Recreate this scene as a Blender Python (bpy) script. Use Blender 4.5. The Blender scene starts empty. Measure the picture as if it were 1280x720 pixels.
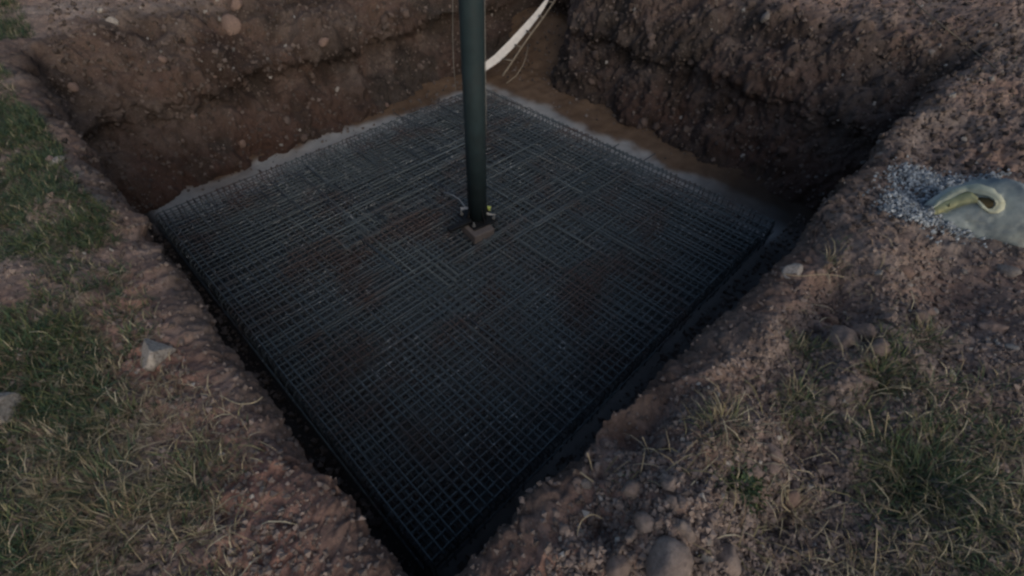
import bpy, math, random
import numpy as np
from mathutils import Vector, Matrix

SC = bpy.context.scene
COL = SC.collection
random.seed(7)
RNG = np.random.default_rng(11)

# ------------------------------------------------------------------ camera
F = 600.0
RC = np.array([[0.70722033, -0.70689603, 0.0117224],
               [-0.5008654, -0.51265948, -0.69736225],
               [0.4989722, 0.48731741, -0.71662297]])
CAM = np.array([-2.15296268, -2.67382957, 1.6])
cd = bpy.data.cameras.new('camera')
cam = bpy.data.objects.new('camera', cd)
COL.objects.link(cam)
cd.sensor_width = 36.0
cd.lens = F / 1280 * 36.0
cd.clip_start = 0.05
cd.clip_end = 2000
m = Matrix.Identity(4)
for i in range(3):
    m[i][0] = RC[0][i]
    m[i][1] = -RC[1][i]
    m[i][2] = -RC[2][i]
    m[i][3] = CAM[i]
cam.matrix_world = m
SC.camera = cam

# ------------------------------------------------------------------ dusk light
SUN_EL, SUN_ROT = math.radians(24), math.radians(199)
w = bpy.data.worlds.new('World')
SC.world = w
w.use_nodes = True
nt = w.node_tree
bg = nt.nodes['Background']
sky = nt.nodes.new('ShaderNodeTexSky')
sky.sky_type = 'NISHITA'
sky.sun_disc = False
sky.sun_elevation = SUN_EL
sky.sun_rotation = SUN_ROT
sky.air_density = 1.0
sky.dust_density = 3.0
sky.ozone_density = 1.0
nt.links.new(sky.outputs[0], bg.inputs[0])
bg.inputs[1].default_value = 0.05
sd = bpy.data.lights.new('sun', 'SUN')
sd.energy = 0.5
sd.angle = math.radians(85)
sd.color = (1.0, 0.95, 0.9)
sun = bpy.data.objects.new('sun', sd)
COL.objects.link(sun)
sdir = Vector((math.sin(SUN_ROT) * math.cos(SUN_EL), math.cos(SUN_ROT) * math.cos(SUN_EL), math.sin(SUN_EL)))
sun.rotation_euler = (-sdir).to_track_quat('-Z', 'Y').to_euler()
SC.view_settings.view_transform = 'Standard'
SC.view_settings.look = 'None'
SC.view_settings.exposure = 0.66
SC.view_settings.gamma = 1.0
SC.view_settings.use_curve_mapping = False
SC.cycles.filter_width = 2.5

# ------------------------------------------------------------------ helpers
def unp(u, v, z):
    d = RC.T @ np.array([(u - 640) / F, (v - 360) / F, 1.0])
    return CAM + d * (z - CAM[2]) / d[2]

def at_depth(u, v, dep):
    return CAM + RC.T @ np.array([(u - 640) / F, (v - 360) / F, 1.0]) * dep

def proj(P):
    q = (np.asarray(P) - CAM) @ RC.T
    z = np.where(q[..., 2] > 0.05, q[..., 2], np.nan)
    return q[..., 0] / z * F + 640, q[..., 1] / z * F + 360, q[..., 2]

def _hash(ix, iy, iz, s):
    h = (ix.astype(np.uint32) * np.uint32(374761393) + iy.astype(np.uint32) * np.uint32(668265263)
         + iz.astype(np.uint32) * np.uint32(2147483647) + np.uint32(s * 1013904223 & 0xffffffff))
    h = (h ^ (h >> np.uint32(13))) * np.uint32(1274126177)
    h = h ^ (h >> np.uint32(16))
    h = h * np.uint32(2246822519)
    return (h ^ (h >> np.uint32(15)))

def vnoise(P, s=0):
    """gradient-ish value noise in [-1,1] with quintic fade"""
    P = np.asarray(P, dtype=np.float64)
    i = np.floor(P).astype(np.int64)
    f = P - i
    f = f * f * f * (f * (f * 6 - 15) + 10)
    out = 0
    for dx in (0, 1):
        wx = f[:, 0] if dx else 1 - f[:, 0]
        for dy in (0, 1):
            wy = f[:, 1] if dy else 1 - f[:, 1]
            for dz in (0, 1):
                wz = f[:, 2] if dz else 1 - f[:, 2]
                h = _hash(i[:, 0] + dx, i[:, 1] + dy, i[:, 2] + dz, s)
                out = out + wx * wy * wz * (h.astype(np.float64) / 4294967295.0 * 2 - 1)
    return out

def fbm(P, octs=4, s=0, gain=0.5):
    a, t, o = 1.0, 0, 0
    Q = np.asarray(P, dtype=np.float64)
    rot = np.array([[0.8, 0.36, -0.48], [-0.6, 0.48, -0.64], [0, 0.8, 0.6]])
    for k in range(octs):
        o = o + a * vnoise(Q, s + k)
        t += a
        a *= gain
        Q = (Q @ rot) * 2.03 + 17.3
    return o / t

def worley(P, s=0):
    """distance to the nearest cell point (F1)"""
    P = np.asarray(P, dtype=np.float64)
    i = np.floor(P).astype(np.int64)
    f = P - i
    best = np.full(len(P), 9.0)
    for dx in (-1, 0, 1):
        for dy in (-1, 0, 1):
            for dz in (-1, 0, 1):
                a = i[:, 0] + dx
                b = i[:, 1] + dy
                c = i[:, 2] + dz
                d = ((dx + _hash(a, b, c, s) / 4294967295.0 - f[:, 0]) ** 2
                     + (dy + _hash(a, b, c, s + 1) / 4294967295.0 - f[:, 1]) ** 2
                     + (dz + _hash(a, b, c, s + 2) / 4294967295.0 - f[:, 2]) ** 2)
                best = np.minimum(best, d)
    return np.sqrt(best)

def sstep(a, b, x):
    t = np.clip((x - a) / (b - a), 0, 1)
    return t * t * (3 - 2 * t)

def mesh_np(name, V, T, mat=None, smooth=True, quads=False, col=None):
    n = 4 if quads else 3
    me = bpy.data.meshes.new(name)
    V = np.ascontiguousarray(V, dtype=np.float32)
    T = np.ascontiguousarray(T, dtype=np.int32)
    me.vertices.add(len(V))
    me.vertices.foreach_set('co', V.ravel())
    me.loops.add(len(T) * n)
    me.loops.foreach_set('vertex_index', T.ravel())
    me.polygons.add(len(T))
    me.polygons.foreach_set('loop_start', np.arange(0, len(T) * n, n, dtype=np.int32))
    me.polygons.foreach_set('loop_total', np.full(len(T), n, dtype=np.int32))
    me.update(calc_edges=True)
    me.validate()
    me.polygons.foreach_set('use_smooth', np.full(len(me.polygons), smooth, dtype=bool))
    if col is not None:
        ca = me.color_attributes.new('tint', 'FLOAT_COLOR', 'POINT')
        c4 = np.ones((len(V), 4), dtype=np.float32)
        c4[:, :3] = col
        ca.data.foreach_set('color', c4.ravel())
    if mat:
        me.materials.append(mat)
    return me

def link(name, me, parent=None, loc=None, **props):
    o = bpy.data.objects.new(name, me)
    COL.objects.link(o)
    if parent is not None:
        o.parent = parent
    if loc is not None:
        o.location = loc
    for k, v in props.items():
        if v:
            o[k] = v
    return o

class MB:
    """collects simple solids into one mesh"""
    def __init__(s):
        s.V, s.T = [], []
        s.n = 0
    def add(s, V, Fc):
        V = [tuple(v) for v in V]
        s.V += V
        s.T += [tuple(i + s.n for i in f) for f in Fc]
        s.n += len(V)
    def box(s, c, sx, sy, sz, rz=0.0, bev=0.0):
        c = Vector(c)
        R = Matrix.Rotation(rz, 3, 'Z')
        hx, hy, hz = sx / 2, sy / 2, sz / 2
        if bev <= 0:
            vs = [Vector((x, y, z)) for z in (-hz, hz) for x, y in ((-hx, -hy), (hx, -hy), (hx, hy), (-hx, hy))]
            s.add([R @ v + c for v in vs], [(3, 2, 1, 0), (4, 5, 6, 7), (0, 1, 5, 4), (1, 2, 6, 5), (2, 3, 7, 6), (3, 0, 4, 7)])
            return
        b = bev
        rings = []
        for z, i in ((-hz, b), (-hz + b, 0), (hz - b, 0), (hz, b)):
            rings.append([(hx - i, -hy + b, z), (hx - i, hy - b, z), (hx - b, hy - i, z), (-hx + b, hy - i, z),
                          (-hx + i, hy - b, z), (-hx + i, -hy + b, z), (-hx + b, -hy + i, z), (hx - b, -hy + i, z)])
        V = [R @ Vector(p) + c for r in rings for p in r]
        Fc = [tuple(range(7, -1, -1)), tuple(range(24, 32))]
        for k in range(3):
            for j in range(8):
                a, d = k * 8 + j, k * 8 + (j + 1) % 8
                Fc.append((a, d, d + 8, a + 8))
        s.add(V, Fc)
    def tube(s, pts, r, seg=8, cap=True):
        pts = [Vector(p) for p in pts]
        rs = r if isinstance(r, (list, tuple)) else [r] * len(pts)
        V, Fc = [], []
        up = None
        for i, p in enumerate(pts):
            t = (pts[min(i + 1, len(pts) - 1)] - pts[max(i - 1, 0)]).normalized()
            if up is None:
                up = Vector((0, 0, 1)) if abs(t.z) < 0.9 else Vector((1, 0, 0))
            a = t.cross(up).normalized()
            b = a.cross(t).normalized()
            up = b
            for k in range(seg):
                an = 2 * math.pi * k / seg
                V.append(p + (a * math.cos(an) + b * math.sin(an)) * rs[i])
        for i in range(len(pts) - 1):
            for k in range(seg):
                q = (k + 1) % seg
                Fc.append((i * seg + k, i * seg + q, (i + 1) * seg + q, (i + 1) * seg + k))
        if cap:
            Fc.append(tuple(range(seg - 1, -1, -1)))
            Fc.append(tuple((len(pts) - 1) * seg + k for k in range(seg)))
        s.add(V, Fc)
    def mesh(s, name, mat, smooth=False):
        me = bpy.data.meshes.new(name)
        me.from_pydata(s.V, [], s.T)
        me.materials.append(mat)
        me.polygons.foreach_set('use_smooth', [smooth] * len(me.polygons))
        me.update()
        return me

# ------------------------------------------------------------------ materials
def new_mat(name):
    mt = bpy.data.materials.new(name)
    mt.use_nodes = True
    n = mt.node_tree
    b = n.nodes['Principled BSDF']
    b.inputs['Specular IOR Level'].default_value = 0.25
    return mt, n, b

def N(n, kind, **kw):
    x = n.nodes.new(kind)
    for k, v in kw.items():
        if hasattr(x, k):
            setattr(x, k, v)
        else:
            x.inputs[k.replace('_', ' ')].default_value = v
    return x

def noise(n, vec, scale, detail=6, rough=0.6, dist=0.0):
    x = n.nodes.new('ShaderNodeTexNoise')
    x.inputs['Scale'].default_value = scale
    x.inputs['Detail'].default_value = detail
    x.inputs['Roughness'].default_value = rough
    x.inputs['Distortion'].default_value = dist
    n.links.new(vec, x.inputs['Vector'])
    return x.outputs['Fac']

def ramp(n, fac, stops):
    r = n.nodes.new('ShaderNodeValToRGB')
    el = r.color_ramp.elements
    while len(el) < len(stops):
        el.new(0.5)
    for e, (p, c) in zip(el, stops):
        e.position = p
        e.color = (c[0], c[1], c[2], 1) if isinstance(c, (tuple, list)) else (c, c, c, 1)
    n.links.new(fac, r.inputs[0])
    return r.outputs[0]

def mix(n, fac, a, b, mode='MIX'):
    x = n.nodes.new('ShaderNodeMix')
    x.data_type = 'RGBA'
    x.blend_type = mode
    for sock, v in ((0, fac), (6, a), (7, b)):
        if isinstance(v, bpy.types.NodeSocket):
            n.links.new(v, x.inputs[sock])
        elif sock == 0:
            x.inputs[0].default_value = v
        else:
            x.inputs[sock].default_value = (*v, 1)
    return x.outputs[2]

def math_(n, op, a, b=0.0):
    x = n.nodes.new('ShaderNodeMath')
    x.operation = op
    for i, v in enumerate((a, b)):
        if isinstance(v, bpy.types.NodeSocket):
            n.links.new(v, x.inputs[i])
        else:
            x.inputs[i].default_value = v
    return x.outputs[0]

def bump(n, b, h, strength, dist):
    x = n.nodes.new('ShaderNodeBump')
    x.inputs['Strength'].default_value = strength
    x.inputs['Distance'].default_value = dist
    n.links.new(h, x.inputs['Height'])
    n.links.new(x.outputs[0], b.inputs['Normal'])

def worldpos(n):
    return n.nodes.new('ShaderNodeNewGeometry').outputs['Position']

def soil(name, c_dark, c_mid, c_light, c_clay, clay_amt=0.5, tint=False):
    mt, n, b = new_mat(name)
    p = worldpos(n)
    a = ramp(n, noise(n, p, 5.5, 8, 0.68), [(0.28, c_dark), (0.5, c_mid), (0.74, c_light)])
    cl = ramp(n, noise(n, p, 1.3, 5, 0.6, 0.4), [(0.42, 0.0), (0.62, clay_amt)])
    c = mix(n, cl, a, c_clay)
    fine = ramp(n, noise(n, p, 60, 6, 0.75), [(0.25, 0.62), (0.75, 1.4)])
    c = mix(n, 1.0, c, fine, 'MULTIPLY')
    # fine stones and root scraps: small pale chips
    vo = n.nodes.new('ShaderNodeTexVoronoi')
    vo.inputs['Scale'].default_value = 46
    n.links.new(p, vo.inputs['Vector'])
    chip = math_(n, 'LESS_THAN', vo.outputs['Distance'], 0.2)
    sep = n.nodes.new('ShaderNodeSeparateColor')
    n.links.new(vo.outputs['Color'], sep.inputs[0])
    pick = math_(n, 'GREATER_THAN', sep.outputs[0], 0.93)
    c = mix(n, math_(n, 'MULTIPLY', math_(n, 'MULTIPLY', chip, pick), 0.7), c, (0.34, 0.31, 0.28))
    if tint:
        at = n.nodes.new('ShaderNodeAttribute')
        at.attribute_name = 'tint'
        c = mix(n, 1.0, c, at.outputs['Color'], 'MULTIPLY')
    n.links.new(c, b.inputs['Base Color'])
    b.inputs['Roughness'].default_value = 0.95
    h = math_(n, 'ADD', noise(n, p, 34, 8, 0.75), math_(n, 'MULTIPLY', noise(n, p, 140, 4, 0.7), 0.35))
    bump(n, b, h, 0.9, 0.012)
    return mt

M_GROUND = soil('ground_soil', (0.15, 0.122, 0.112), (0.275, 0.224, 0.2), (0.43, 0.368, 0.335), (0.32, 0.205, 0.165), 0.6, True)
M_WALL = soil('cut_earth', (0.055, 0.043, 0.04), (0.145, 0.116, 0.106), (0.26, 0.218, 0.2), (0.165, 0.11, 0.09), 0.55, True)
M_CLOD = soil('clod_earth', (0.15, 0.118, 0.106), (0.27, 0.22, 0.2), (0.4, 0.34, 0.31), (0.3, 0.21, 0.18), 0.5)

def stone_mat(name, c, var=0.3, rough=0.85):
    mt, n, b = new_mat(name)
    p = n.nodes.new('ShaderNodeTexCoord').outputs['Object']
    r = ramp(n, noise(n, p, 22, 8, 0.7), [(0.25, tuple(x * (1 - var) for x in c)), (0.75, tuple(min(1, x * (1 + var)) for x in c))])
    d = ramp(n, noise(n, p, 7, 5, 0.6), [(0.45, 0.0), (0.7, 0.75)])
    cc = mix(n, d, r, (0.15, 0.115, 0.095))
    n.links.new(cc, b.inputs['Base Color'])
    b.inputs['Roughness'].default_value = rough
    bump(n, b, noise(n, p, 60, 6, 0.7), 0.6, 0.006)
    return mt

M_WCLOD = soil('wall_clod_earth', (0.06, 0.047, 0.043), (0.125, 0.1, 0.09), (0.2, 0.165, 0.15), (0.14, 0.095, 0.08), 0.5)
M_PALE = stone_mat('pale_stone', (0.44, 0.41, 0.38))
M_GREY = stone_mat('grey_stone', (0.27, 0.25, 0.24))
M_PINK = stone_mat('pinkish_stone', (0.27, 0.19, 0.16))

def steel_mat():
    mt, n, b = new_mat('reinforcing_steel')
    p = worldpos(n)
    big = noise(n, p, 1.7, 5, 0.62, 0.3)
    f = ramp(n, math_(n, 'ADD', math_(n, 'MULTIPLY', big, 0.75), math_(n, 'MULTIPLY', noise(n, p, 23, 4, 0.6), 0.25)),
             [(0.5, 0.0), (0.62, 1.0)])
    base = mix(n, noise(n, p, 8, 4), (0.112, 0.138, 0.15), (0.185, 0.22, 0.232))
    c = mix(n, math_(n, 'MULTIPLY', f, 0.75), base, (0.15, 0.095, 0.08))
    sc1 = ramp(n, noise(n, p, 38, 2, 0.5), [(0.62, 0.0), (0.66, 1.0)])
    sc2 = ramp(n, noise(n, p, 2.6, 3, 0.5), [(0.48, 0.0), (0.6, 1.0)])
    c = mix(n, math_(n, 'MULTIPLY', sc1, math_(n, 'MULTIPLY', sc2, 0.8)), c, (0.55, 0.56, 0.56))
    n.links.new(c, b.inputs['Base Color'])
    b.inputs['Metallic'].default_value = 0.25
    n.links.new(ramp(n, f, [(0.0, 0.42), (1.0, 0.8)]), b.inputs['Roughness'])
    bump(n, b, noise(n, p, 180, 3), 0.5, 0.004)
    return mt
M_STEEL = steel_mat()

def simple(name, c, rough=0.6, metal=0.0, var=0.25, scale=25, bmp=0.3, dirt=None):
    mt, n, b = new_mat(name)
    p = n.nodes.new('ShaderNodeTexCoord').outputs['Object']
    r = ramp(n, noise(n, p, scale, 6, 0.65), [(0.3, tuple(x * (1 - var) for x in c)), (0.7, tuple(min(1, x * (1 + var)) for x in c))])
    if dirt:
        d = ramp(n, noise(n, p, scale * 0.35, 6, 0.7), [(0.48, 0.0), (0.68, 0.8)])
        r = mix(n, d, r, dirt)
    n.links.new(r, b.inputs['Base Color'])
    b.inputs['Roughness'].default_value = rough
    b.inputs['Metallic'].default_value = metal
    bump(n, b, noise(n, p, scale * 3, 5, 0.6), bmp, 0.004)
    return mt

M_POLE = simple('painted_pole_steel', (0.034, 0.055, 0.063), 0.5, 0.15, 0.18, 9, 0.15, (0.04, 0.05, 0.055))
M_DARK = simple('dark_steel', (0.022, 0.023, 0.025), 0.55, 0.3)
M_BRIGHT = simple('bare_bright_steel', (0.62, 0.6, 0.57), 0.45, 0.3)
M_BLOCK = simple('concrete_block', (0.17, 0.145, 0.135), 0.9, 0, 0.2, 14, 0.5)
M_TAPE = simple('yellow_green_plastic', (0.62, 0.72, 0.2), 0.5, 0, 0.1)
M_STRAP = simple('pale_timber', (0.85, 0.81, 0.75), 0.75, 0, 0.12, 14, 0.3)
M_ROPE = simple('weathered_cord', (0.26, 0.22, 0.17), 0.85, 0, 0.2)
M_WIRE = simple('pale_wire', (0.27, 0.27, 0.26), 0.6, 0.3)
M_CUFF = simple('yellow_sack_hem', (0.6, 0.58, 0.32), 0.75, 0, 0.18, 20, 0.4)
M_CUFF2 = simple('pale_sack_lining', (0.66, 0.69, 0.54), 0.75, 0, 0.15, 20, 0.4)

def sack_mat():
    mt, n, b = new_mat('woven_sack')
    p = n.nodes.new('ShaderNodeTexCoord').outputs['Object']
    c = ramp(n, noise(n, p, 5, 6, 0.6), [(0.35, (0.2, 0.245, 0.28)), (0.5, (0.39, 0.45, 0.45)), (0.66, (0.6, 0.66, 0.63))])
    d = ramp(n, noise(n, p, 11, 6, 0.7), [(0.52, 0.0), (0.7, 0.45)])
    c = mix(n, d, c, (0.25, 0.22, 0.19))
    n.links.new(c, b.inputs['Base Color'])
    b.inputs['Roughness'].default_value = 0.7
    wv = n.nodes.new('ShaderNodeTexWave')
    wv.inputs['Scale'].default_value = 90
    n.links.new(p, wv.inputs['Vector'])
    h = math_(n, 'ADD', math_(n, 'MULTIPLY', noise(n, p, 170, 2), 0.12), noise(n, p, 9, 6, 0.62, 1.2))
    bump(n, b, h, 0.5, 0.01)
    return mt
M_SACK = sack_mat()

def tinted(name, rough, trans=0.0):
    mt, n, b = new_mat(name)
    at = n.nodes.new('ShaderNodeAttribute')
    at.attribute_name = 'tint'
    n.links.new(at.outputs['Color'], b.inputs['Base Color'])
    b.inputs['Roughness'].default_value = rough
    return mt
M_BLADE = tinted('grass_blades', 0.6)
M_CHIP = tinted('crushed_stone', 0.75)

def floor_mat():
    mt, n, b = new_mat('pit_floor_blinding')
    p = worldpos(n)
    at = n.nodes.new('ShaderNodeAttribute')
    at.attribute_name = 'tint'           # r: mud cover, g: darkening of the margins
    sep = n.nodes.new('ShaderNodeSeparateColor')
    n.links.new(at.outputs['Color'], sep.inputs[0])
    conc = ramp(n, noise(n, p, 3, 7, 0.65), [(0.3, (0.26, 0.27, 0.275)), (0.7, (0.5, 0.49, 0.47))])
    mud = ramp(n, noise(n, p, 6, 7, 0.65), [(0.3, (0.11, 0.07, 0.045)), (0.7, (0.2, 0.135, 0.09))])
    c = mix(n, sep.outputs[0], conc, mud)
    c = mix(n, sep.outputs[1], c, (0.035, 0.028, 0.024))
    n.links.new(c, b.inputs['Base Color'])
    n.links.new(ramp(n, noise(n, p, 2.2, 4), [(0.4, 0.5), (0.6, 0.8)]), b.inputs['Roughness'])
    bump(n, b, noise(n, p, 40, 6, 0.65), 0.4, 0.008)
    return mt
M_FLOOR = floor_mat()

# ------------------------------------------------------------------ the earth: a lofted skin from pit floor to horizon
#            N near            L left            F far             R right
RINGS = [((-2.09, -2.20, -1.36), (-2.08, 2.48, -1.36), (3.15, 2.82, -1.36), (2.50, -2.20, -1.36)),
         ((-2.13, -2.34, -1.00), (-2.12, 2.70, -1.00), (3.40, 3.05, -1.00), (2.82, -2.40, -1.00)),
         ((-2.16, -2.36, -0.62), (-2.15, 2.99, -0.68), (3.66, 3.30, -0.68), (3.00, -2.42, -0.66)),
         ((-2.13, -2.37, -0.28), (-2.15, 2.84, -0.46), (3.45, 3.08, -0.46), (3.10, -2.42, -0.42)),
         ((-2.105, -2.315, -0.05), (-2.13, 3.15, -0.12), (3.75, 3.40, -0.14), (3.50, -2.40, -0.12)),
         ((-2.22, -2.45, 0.00), (-2.22, 3.60, 0.02), (4.15, 3.85, 0.20), (4.00, -2.50, 0.03)),
         ((-2.75, -3.00, 0.00), (-2.75, 4.30, 0.04), (5.00, 4.80, 0.62), (5.00, -3.00, 0.08)),
         ((-4.10, -4.40, 0.00), (-4.10, 5.60, 0.06), (6.30, 6.10, 0.80), (6.40, -4.40, 0.12)),
         ((-9.0, -9.0, -0.05), (-9.0, 9.5, 0.1), (11.0, 10.0, 0.25), (11.0, -9.0, 0.0)),
         ((-60, -60, -0.1), (-60, 60, -0.1), (60, 60, -0.1), (60, -60, -0.1)),
         ((-500, -500, -0.1), (-500, 500, -0.1), (500, 500, -0.1), (500, -500, -0.1))]
STEPS = [20, 24, 22, 22, 20, 60, 96, 50, 10, 5]
SIDES = [560, 430, 430, 560]
RIM_RING = 5

def build_earth():
    ring_curves = []
    for R4 in RINGS:
        pts = []
        for s in range(4):
            a, b = np.array(R4[s]), np.array(R4[(s + 1) % 4])
            t = np.arange(SIDES[s]) / SIDES[s]
            if s == 0:
                t = 0.55 * t + 0.45 * t ** 2
            if s == 3:
                t = 1 - (0.55 * (1 - t) + 0.45 * (1 - t) ** 2)
            pts.append(a + (b - a) * t[:, None])
        c = np.vstack(pts)
        ring_curves.append(c)
    # round the corners
    n = len(ring_curves[0])
    for k, c in enumerate(ring_curves):
        sg = 9 if k < 6 else 16
        x = np.arange(-4 * sg, 4 * sg + 1)
        g = np.exp(-0.5 * (x / sg) ** 2)
        g /= g.sum()
        pad = 4 * sg
        cc = np.vstack([c[-pad:], c, c[:pad]])
        ring_curves[k] = np.stack([np.convolve(cc[:, j], g, 'valid') for j in range(3)], 1)
    rows, vv = [], []
    for k in range(len(RINGS) - 1):
        p0 = ring_curves[max(k - 1, 0)]
        p1, p2 = ring_curves[k], ring_curves[k + 1]
        p3 = ring_curves[min(k + 2, len(RINGS) - 1)]
        for i in range(STEPS[k]):
            t = i / STEPS[k]
            if k >= 7:
                q = p1 + (p2 - p1) * (t ** 1.8)
            else:
                if k >= 5:
                    q = p1 + (p2 - p1) * t
                    z0, z1, z2, z3 = p0[:, 2], p1[:, 2], p2[:, 2], p3[:, 2]
                    q = q.copy()
                    q[:, 2] = z1 + (z2 - z1) * (t * t * (3 - 2 * t))
                else:
                    q = 0.5 * ((2 * p1) + (p2 - p0) * t + (2 * p0 - 5 * p1 + 4 * p2 - p3) * t * t + (3 * p1 - p0 - 3 * p2 + p3) * t ** 3)
            rows.append(q)
            vv.append(k + t)
    rows.append(ring_curves[-1])
    vv.append(len(RINGS) - 1.0)
    G = np.array(rows)                              # (nv, nu, 3)
    vv = np.array(vv)
    nv, nu = G.shape[:2]
    # smooth normals of the base skin
    du = np.roll(G, -1, 1) - np.roll(G, 1, 1)
    dv = np.gradient(G, axis=0)
    nor = np.cross(du, dv)
    nor /= np.linalg.norm(nor, axis=2, keepdims=True) + 1e-9
    if nor[-3, 10, 2] < 0:
        nor = -nor
    P = G.reshape(-1, 3)
    Nn = nor.reshape(-1, 3)
    V = np.repeat(vv, nu)
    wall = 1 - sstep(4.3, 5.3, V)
    far = sstep(8.0, 9.0, V)
    x, y, z = P.T
    # which side of the pit: the far-left and far-right faces are rougher and undercut
    ffar = sstep(-0.5, 1.2, (x + y) / 2 + 0.3)
    d = np.zeros(len(P))
    low = fbm(P * 0.9, 3, 5)
    midn = fbm(P * 2.6, 4, 21)
    lump = 0.55 - worley(P * 5.0 + 0.35 * fbm(P * 3, 2, 3)[:, None], 40)
    lump2 = 0.55 - worley(P * 13.0, 60)
    lump3 = 0.55 - worley(P * 33.0, 80)
    crack = -np.maximum(0, 0.16 - np.abs(fbm(P * 6.5, 3, 131)))
    fine = fbm(P * 24, 3, 31)
    # walls
    dw = 0.10 * low * ffar + 0.03 * low + (0.05 + 0.15 * ffar) * midn + (0.008 + 0.067 * ffar) * lump + (0.012 + 0.026 * ffar) * lump2 + 0.016 * lump3 + 0.016 * fine + (0.14 + 0.1 * ffar) * crack + 0.01 * fbm(P * 60, 2, 141)
    # flat ground outside
    px, py, pd = proj(P)
    px = np.nan_to_num(px, nan=-9999)
    py = np.nan_to_num(py, nan=-9999)
    rightside = sstep(-0.4, 0.4, (x - CAM[0]) - (y - CAM[1]) - 0.2)
    clod = np.clip(fbm(P * 1.4 + 4.2, 3, 77) * 1.6 + 0.45, 0, 1) * (0.35 + 0.65 * rightside)
    dg = 0.05 * low + (0.04 + 0.05 * rightside) * midn + (0.045 + 0.03 * rightside) * clod * lump + 0.036 * (0.1 + clod) * np.maximum(lump2, -0.1) + 0.022 * (0.45 + clod) * lump3 + 0.02 * fine + 0.11 * crack * (0.4 + clod) + 0.012 * fbm(P * 60, 2, 141)
    dg *= 1 - 0.6 * far
    d = wall * dw + (1 - wall) * dg
    d *= sstep(0, 0.3, V) * 0.8 + 0.2
    Q = P + Nn * d[:, None]
    # nibbled rim: break the line of the edge sideways
    rimw = np.exp(-((V - 4.8) / 0.8) ** 2)
    outward = P[:, :2] - np.array([0.3, 0.2])
    ax = np.where(np.abs(outward[:, 0] / 2.9) > np.abs(outward[:, 1] / 2.9), 1, 0)
    od = np.stack([np.sign(outward[:, 0]) * ax, np.sign(outward[:, 1]) * (1 - ax)], 1)
    S = np.stack([x, y, z * 0.4], 1)
    nib = 0.13 * fbm(S * 1.7, 3, 91) + 0.035 * fbm(S * 5.5, 3, 95) + 0.02 * fbm(S * 16, 2, 99)
    near = 1 - ffar
    Q[:, :2] += od * (nib * rimw * (0.45 + 0.5 * near))[:, None]
    # world-placed hollows (-) and heaps (+): x, y, radius, height
    feats = []
    for (u, v, r, h, za) in [(795, 535, 0.12, -0.17, 0), (1030, 352, 0.16, -0.12, 0), (905, 362, 0.10, -0.05, 0),
                             (735, 625, 0.08, -0.06, 0), (745, 660, 0.07, -0.07, 0), (1075, 440, 0.16, 0.07, 0), (1055, 480, 0.12, 0.06, 0),
                             (860, 690, 0.16, 0.04, 0), (800, 640, 0.16, 0.05, 0), (1120, 590, 0.3, 0.04, 0), (1090, 490, 0.1, -0.05, 0),
                             (690, 630, 0.10, 0.04, 0), (1180, 130, 0.5, 0.14, 0), (1240, 60, 0.7, 0.25, 0), (1160, 185, 0.25, -0.05, 0),
                             (30, 395, 0.25, 0.05, 0), (215, 420, 0.15, 0.04, 0), (150, 350, 0.12, -0.04, 0), (90, 270, 0.2, 0.08, 0),
                             (60, 340, 0.2, 0.04, 0), (100, 220, 0.25, 0.05, 0), (420, 620, 0.05, -0.06, 0),
                             (880, 470, 0.09, 0.07, 0), (950, 425, 0.10, 0.08, 0), (1000, 400, 0.07, -0.07, 0), (1010, 330, 0.12, 0.07, 0), (930, 540, 0.12, 0.05, 0),
                             (1090, 300, 0.15, 0.06, 0), (1060, 390, 0.07, -0.08, 0), (1130, 460, 0.1, 0.05, 0), (1000, 560, 0.1, -0.05, 0), (960, 640, 0.1, -0.06, 0), (1170, 360, 0.15, -0.05, 0),
                             (1110, 120, 0.25, 0.12, 0), (1130, 230, 0.2, 0.05, 0),
                             (340, 690, 0.25, 0.05, 0), (120, 620, 0.3, 0.04, 0)]:
        c = unp(u, v, za)
        feats.append((c[0], c[1], r, h))
    for (fx, fy, r, h) in feats:
        Q[:, 2] += h * np.exp(-((x - fx) ** 2 + (y - fy) ** 2) / r ** 2) * (1 - wall * 0.85)
    # recess with a smooth clay chute in the far corner
    mask = np.exp(-((x - 3.5) / 0.6) ** 4 - ((y - 2.5) / 0.62) ** 4) * (1 - far)
    mask = np.where(V < 7, mask, 0)
    Q[:, 0] += mask * 0.8
    Q[:, 1] += mask * 0.25
    Q[:, 2] -= mask * 0.35 * sstep(4, 5.5, V)
    # tints over the soil: reddish clay, darker lower and far walls
    tint = np.ones((len(P), 3))
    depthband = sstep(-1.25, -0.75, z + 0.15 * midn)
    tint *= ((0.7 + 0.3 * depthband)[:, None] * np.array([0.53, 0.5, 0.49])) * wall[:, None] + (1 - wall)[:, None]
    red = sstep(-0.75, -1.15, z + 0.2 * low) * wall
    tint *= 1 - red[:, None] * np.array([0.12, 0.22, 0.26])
    # irregular darker patches in the cut face
    dark_patch = sstep(0.05, 0.35, fbm(P * 1.7 + 9, 4, 55)) * wall
    tint *= (1 - 0.5 * dark_patch)[:, None]
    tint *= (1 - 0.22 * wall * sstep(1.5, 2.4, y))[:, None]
    rightwall_shade = wall * sstep(1.8, 2.6, x)
    tint *= 1 - rightwall_shade[:, None] * np.array([0.36, 0.33, 0.29])  # deep shadow of the far right wall put into its colour
    # bare trodden clay along the near-left rim
    clay = (1 - wall) * np.exp(-((x + 2.32) / 0.16) ** 2) * (y < 0) * sstep(0.2, -0.6, y)
    tint *= 1 + clay[:, None] * np.array([0.24, 0.0, -0.05])
    clay2 = (1 - wall) * np.exp(-((y + 2.52) / 0.17) ** 2) * sstep(-0.9, -1.3, x) * sstep(-2.6, -2.2, x)
    tint *= 1 + clay2[:, None] * np.array([0.22, -0.02, -0.09])
    tint = np.clip(tint, 0.2, 1.3)
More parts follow.
